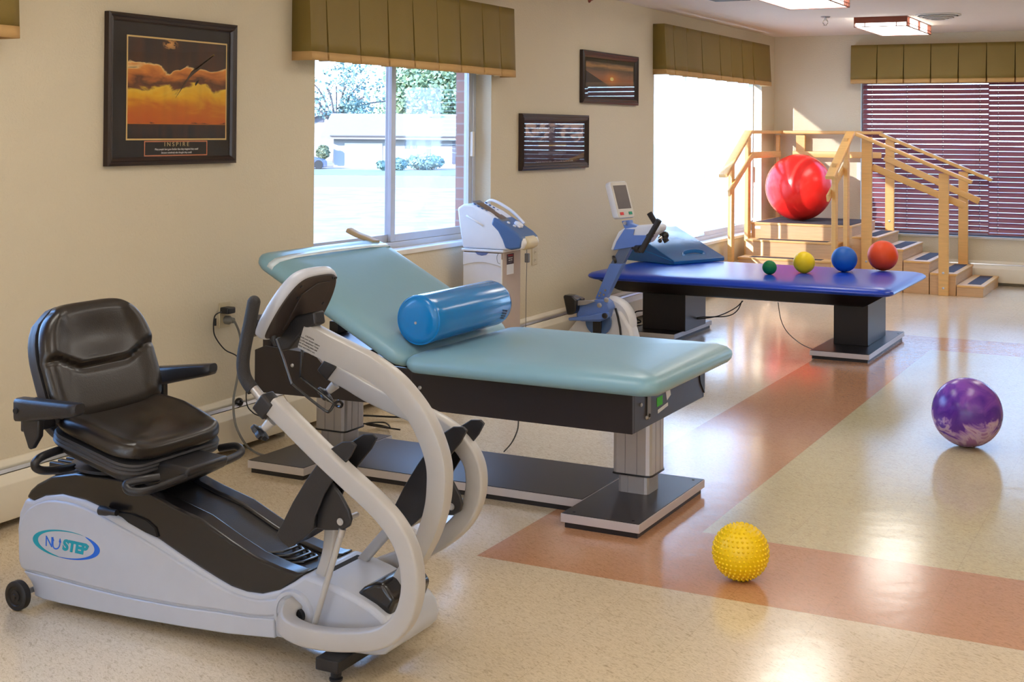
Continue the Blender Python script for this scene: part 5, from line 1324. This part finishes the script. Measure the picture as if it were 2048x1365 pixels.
def handle(dx, dy, Y, dv=0, top=0):
    """clamp, metal tube, foam grip and knob; (dx, dy) pixel shift from the near one"""
    f = lambda u, v, yy=Y: at(u+dx, v+dy, 'Y', yy)
    a, b = f(525, 800), f(545, 822); d = (b-a).normalized(); n_ = Vector((0, 1, 0)); bb = d.cross(n_)
    link('clamp', loft(new(), [[p+n_*x+bb*y for x, y in rrect(.056, .058, .010, 3)] for p in (a, a+d*.045)]), blackplastic, st, .003)
    link('handle_tube', cyl(new(), f(500, 768), f(534, 810), .0135, 16), steel, st)
    pts = ([f(508, 603), f(503, 630), f(497, 660)] if not top else [f(495, 668)])+[f(491, 688), f(487, 712), f(486, 732), f(489, 752), f(497, 768), f(506, 780)]
    r = .0185
    link('foam_grip', sweep(new(), cat(pts, 5), circ(r, 16), Vector((0, 1, 0)), scale=None), foam, st)
    link('grip_end', sphere(new(), pts[0]+Vector((0, 0, -.002)), r*.98, 18, 10), foam, st)
    kb = f(543, 843); kd = Vector((-.6, -.25, -.65)).normalized()
    link('knob_boss', lathe(new(), kb, kd, [(0, .016), (.012, .014), (.03, .011), (.034, .006)], 16), silver2, st)
    kk = new(); c0 = kb+kd*.036; nn = kd.orthogonal().normalized(); cc = kd.cross(nn)
    ring = []
    for z_, s_ in ((0, .6), (.004, 1), (.016, 1), (.02, .7)):
        ring.append([c0+kd*z_+(nn*math.cos(2*PI*k/24)+cc*math.sin(2*PI*k/24))*(.024+.006*math.cos(2*PI*k/24*4))*s_ for k in range(24)])
    loft(kk, ring); link('adjusting_knob', kk, blackplastic, st)
handle(0, 0, YN)
handle(128, -74, YFA, top=1)

# console column
YC = 3.175; cw = .05
cpts = [(602, 672, 1.25), (640, 692, 1.22), (690, 716, 1.15), (735, 738, 1.08), (783, 774, 1.02), (826, 826, .98), (853, 878, .98), (869, 932, .98), (870, 982, .96), (864, 1025, .92), (850, 1070, .88), (828, 1115, .82), (800, 1160, .78), (778, 1195, .72)]
P = [at(u, v, 'Y', YC-cw/2) for u, v, s in cpts]; P = [Vector((p.x, YC, p.z)) for p in P]
Q = cat([Vector((a, b, c)) for a, b, c in [(p.x, p.z, s) for p, (u, v, s) in zip(P, cpts)]], 6)
link('console_column', sweep(new(), [Vector((q.x, YC, q.y)) for q in Q], rrect(cw, .064, .008, 2), Vector((0, 1, 0)), scale=[(1, q.z) for q in Q]), silver2, st)
bm = new(); Yt = YC-cw/2-.0008
tp, tq = at(612, 678, 'Y', Yt), at(640, 692, 'Y', Yt); xd_ = (tq-tp); xd_.y = 0; xd_.normalize(); yd_ = Vector((-xd_.z, 0, xd_.x)); 
for k, s in enumerate(('CAUTION', 'Consult your doctor before', 'using this equipment. Keep', 'clear of moving parts and', 'adjust seat before use.')):
    o_ = at(617, 684, 'Y', Yt)-yd_*(.0085*k-.012); text('caution_lettering', s, .007, (o_.x, Yt, o_.z), xd_, yd_, mat('grey print', srgb(80, 76, 74), .6), st, .0002)
# neck bracket and console
nb = [(560, 640), (584, 628), (628, 622), (632, 640), (598, 650), (568, 692), (545, 700), (541, 690)]
link('console_neck', prismY(new(), xz([(548, 690), (556, 668), (592, 632), (628, 624), (632, 650), (606, 662), (578, 700), (560, 704)], YC-.025), YC-.025, YC+.025), blackplastic, st, .006)
CBk = at(608, 612, 'Y', 3.19)
cn = Vector((-.855, 0, .52)).normalized(); cu = Vector((.52, 0, .855)).normalized()
TC = frame(CBk, (0, 1, 0), cu, cn)   # local x = Y, y = up, z toward the sitter
def cons_ring(k, z):
    out = []
    for a, b in [(p.x, p.y) for p in cat([Vector((x, y, 0)) for x, y in ((-.128, -.065), (-.125, .01), (-.105, .075), (-.07, .108), (0, .115), (.07, .108), (.105, .075), (.125, .01), (.128, -.065), (.115, -.10), (.06, -.108), (-.06, -.108), (-.115, -.10))], 4, True)]:
        out.append(TC @ Vector((a*k*1.06, b*k, z)))
    return out
link('console_back', loft(new(), [cons_ring(.93, -.004), cons_ring(.965, .0), cons_ring(.97, .008)]), mat('dark brown plastic', srgb(46, 38, 36), .5, bump=.15, bscale=300), st)
link('console_rim', loft(new(), [cons_ring(.965, -.001), cons_ring(1.0, .002), cons_ring(1.03, .012), cons_ring(1.03, .026), cons_ring(.98, .034), cons_ring(.85, .036)]), silver, st)
link('back_cover', loft(new(), [[TC @ Vector((a, b, z)) for a, b in ((-.055, -.075), (-.055, .05), (.0, .085), (.06, .085), (.075, .05), (.075, -.075))] for z in (-.008, -.003)]), mat('dark brown plastic', srgb(46, 38, 36), .5), st, .002)
for a, b in ((-.075, .08), (-.065, .04), (.07, .095), (.085, .092), (.09, .0), (.06, .06)):
    p = TC @ Vector((a, b, -.004)); link('screw', lathe(new(), p, -cn, [(0, .005), (.003, .0045), (.0031, .001)], 10), blackplastic, st)
p0 = TC @ Vector((-.085, -.092, 0)); link('cable_gland', lathe(new(), p0-cn*.002, Vector((.3, 0, -1)), [(0, .010), (.01, .011), (.016, .008), (.03, .006)], 12), blackplastic, st)
link('rear_tray', loft(new(), [[TC @ Vector((x, y, z)) for x, y in ((-.14, -.12), (.02, -.12), (.02, -.075), (-.14, -.06))] for z in (.03, .075)]), blackgloss, st, .012)
# wire bottle holder
Yw = 3.12; Yw2 = 3.23
bm = new(); tube(bm, [at(552, 678, 'Y', Yw-.03), at(566, 716, 'Y', Yw-.03), at(582, 765, 'Y', Yw-.03), at(586, 771, 'Y', Yw-.03), at(618, 797, 'Y', Yw-.03), at(651, 822, 'Y', Yw-.03), at(660, 822, 'Y', Yw-.02), at(668, 810, 'Y', Yw), at(677, 803, 'Y', Yw+.02), at(684, 807, 'Y', Yw+.03), at(682, 814, 'Y', Yw+.035), at(672, 811, 'Y', Yw+.04), at(645, 789, 'Y', Yw+.04), at(606, 759, 'Y', Yw+.04), at(602, 752, 'Y', Yw+.04), at(603, 725, 'Y', Yw+.04), at(605, 690, 'Y', Yw+.04)], .0042, 8, 4)
link('wire_holder', bm, blackgloss, st)

# pedals
def pedal(dx, dy, y0, y1):
    """shoe shaped foot plate between y0 and y1, near side drawn in pixels on y0"""
    g = lambda l, Y=y0: xz([(u+dx, v+dy) for u, v in l], Y)
    side = [(551, 1071), (562, 1085), (577, 1097), (600, 1083), (626, 1060), (630, 1034), (648, 990), (672, 950), (700, 915), (712, 892), (704, 884), (684, 884), (660, 899), (640, 920), (612, 960), (585, 1005), (565, 1045)]
    sole = [(551, 1071), (577, 1097), (600, 1083), (626, 1060), (628, 1034), (606, 1020), (618, 985), (640, 945), (664, 906), (660, 899), (640, 920), (612, 960), (585, 1005), (565, 1045)]
    p = link('pedal', prismY(new(), g(sole), y0+.006, y1-.006), blackgloss, st, .006)
    link('pedal_side', prismY(new(), g(side), y0, y0+.008), blackplastic, p, .003); link('pedal_side', prismY(new(), g(side), y1-.008, y1), blackplastic, p, .003)
    br = [(624, 1056), (650, 1062), (684, 1062), (698, 1054), (702, 1040), (697, 1022), (680, 990), (664, 968), (640, 955), (618, 985), (606, 1020)]
    for yy in (y0+.02, y1-.05): 
        link('pedal_bracket', prismY(new(), g(br, yy), yy, yy+.012), blackplastic, p, .004)
    c_ = g([(681, 1044)], y0+.02)[0]; link('pivot_bolt', lathe(new(), (c_[0], y0+.02, c_[1]), (0, -1, 0), [(0, .010), (.003, .010), (.004, .004), (.0041, .001)], 14), steel, p)
    link('pivot_shaft', cyl(new(), (c_[0], y0+.015, c_[1]), (c_[0], y1-.01, c_[1]), .007, 10), steel, p)
pedal(0, 0, 2.985, 3.095); 
pedal(222, -30, 3.275, 3.385)
def strap(nm, l, Y, w, h, m=silver2):
    P = [Vector((at(u, v, 'Y', Y).x, Y, at(u, v, 'Y', Y).z)) for u, v in l]
    link(nm, sweep(new(), cat(P, 5), rrect(w, h, .006, 3), Vector((0, 1, 0))), m, st)
strap('pedal_arm', [(662, 1050), (660, 1085), (655, 1115), (645, 1145), (632, 1175)], 3.095, .022, .034)
strap('pedal_arm', [(800, 1040), (770, 1070), (735, 1110), (702, 1150), (685, 1172)], 3.27, .022, .030)
link('link_rod', cyl(new(), at(684, 1062, 'Y', 3.01), at(627, 1256, 'Y', 3.025), .0085, 14), silver2, st)
link('rod_end', cyl(new(), at(685, 1058, 'Y', 3.01), at(681, 1073, 'Y', 3.01), .010, 14), steel, st)
link('arm_shaft', cyl(new(), (pc_.x+.02, 3.04, pc_.z), (pc_.x+.02, 3.34, pc_.z), .02, 16), blackplastic, st)
link('pivot_boot', prismY(new(), xz([(708, 1192), (725, 1176), (748, 1167), (766, 1169), (788, 1204), (776, 1238), (740, 1222)], NY+.03), NY+.03, FYY-.03), blackgloss, st, .012)
link('inner_cavity', prismY(new(), xz([(612, 1146), (640, 1150), (700, 1180), (714, 1200), (640, 1168)], NY+.03), NY+.035, FYY-.035), dark, st)

# ================================================================== light
w = bpy.data.worlds.new('sky'); bpy.context.scene.world = w; w.use_nodes = True; nt = w.node_tree
bg = nt.nodes['Background']
tc = nt.nodes.new('ShaderNodeTexCoord'); sp = nt.nodes.new('ShaderNodeSeparateXYZ'); cr = nt.nodes.new('ShaderNodeValToRGB')
nt.links.new(tc.outputs['Generated'], sp.inputs[0]); nt.links.new(sp.outputs[2], cr.inputs[0]); nt.links.new(cr.outputs[0], bg.inputs['Color'])
cr.color_ramp.elements[0].position = .0; cr.color_ramp.elements[0].color = (.50, .73, 1.0, 1)
cr.color_ramp.elements[1].position = .5; cr.color_ramp.elements[1].color = (.2, .45, 1.0, 1)
SKY, SUN, LAMP, EXPO = 9.0, 15.0, 6.8, 0.27
bg.inputs['Strength'].default_value = SKY
lamp_node_strength(LAMP)
sl_ = bpy.data.lights.new('sun', 'SUN'); sl_.energy = SUN; sl_.angle = math.radians(.6); sl_.color = (1, .97, .94)
so = bpy.data.objects.new('sun', sl_); C.objects.link(so)
sd = Vector((.45, 1, -.35)).normalized()     # low sun travelling along the left wall
so.rotation_euler = sd.to_track_quat('-Z', 'Y').to_euler()

sc = bpy.context.scene
sc.view_settings.view_transform = 'Standard'; sc.view_settings.look = 'None'; sc.view_settings.exposure = EXPO; sc.view_settings.gamma = 1
sc.view_settings.use_curve_mapping = False
sc.cycles.use_denoising = True
sc.cycles.max_bounces = 10; sc.cycles.diffuse_bounces = 5; sc.cycles.glossy_bounces = 4; sc.cycles.transparent_max_bounces = 12; sc.cycles.transmission_bounces = 6
sc.cycles.sample_clamp_indirect = 6; sc.cycles.caustics_reflective = False; sc.cycles.caustics_refractive = False
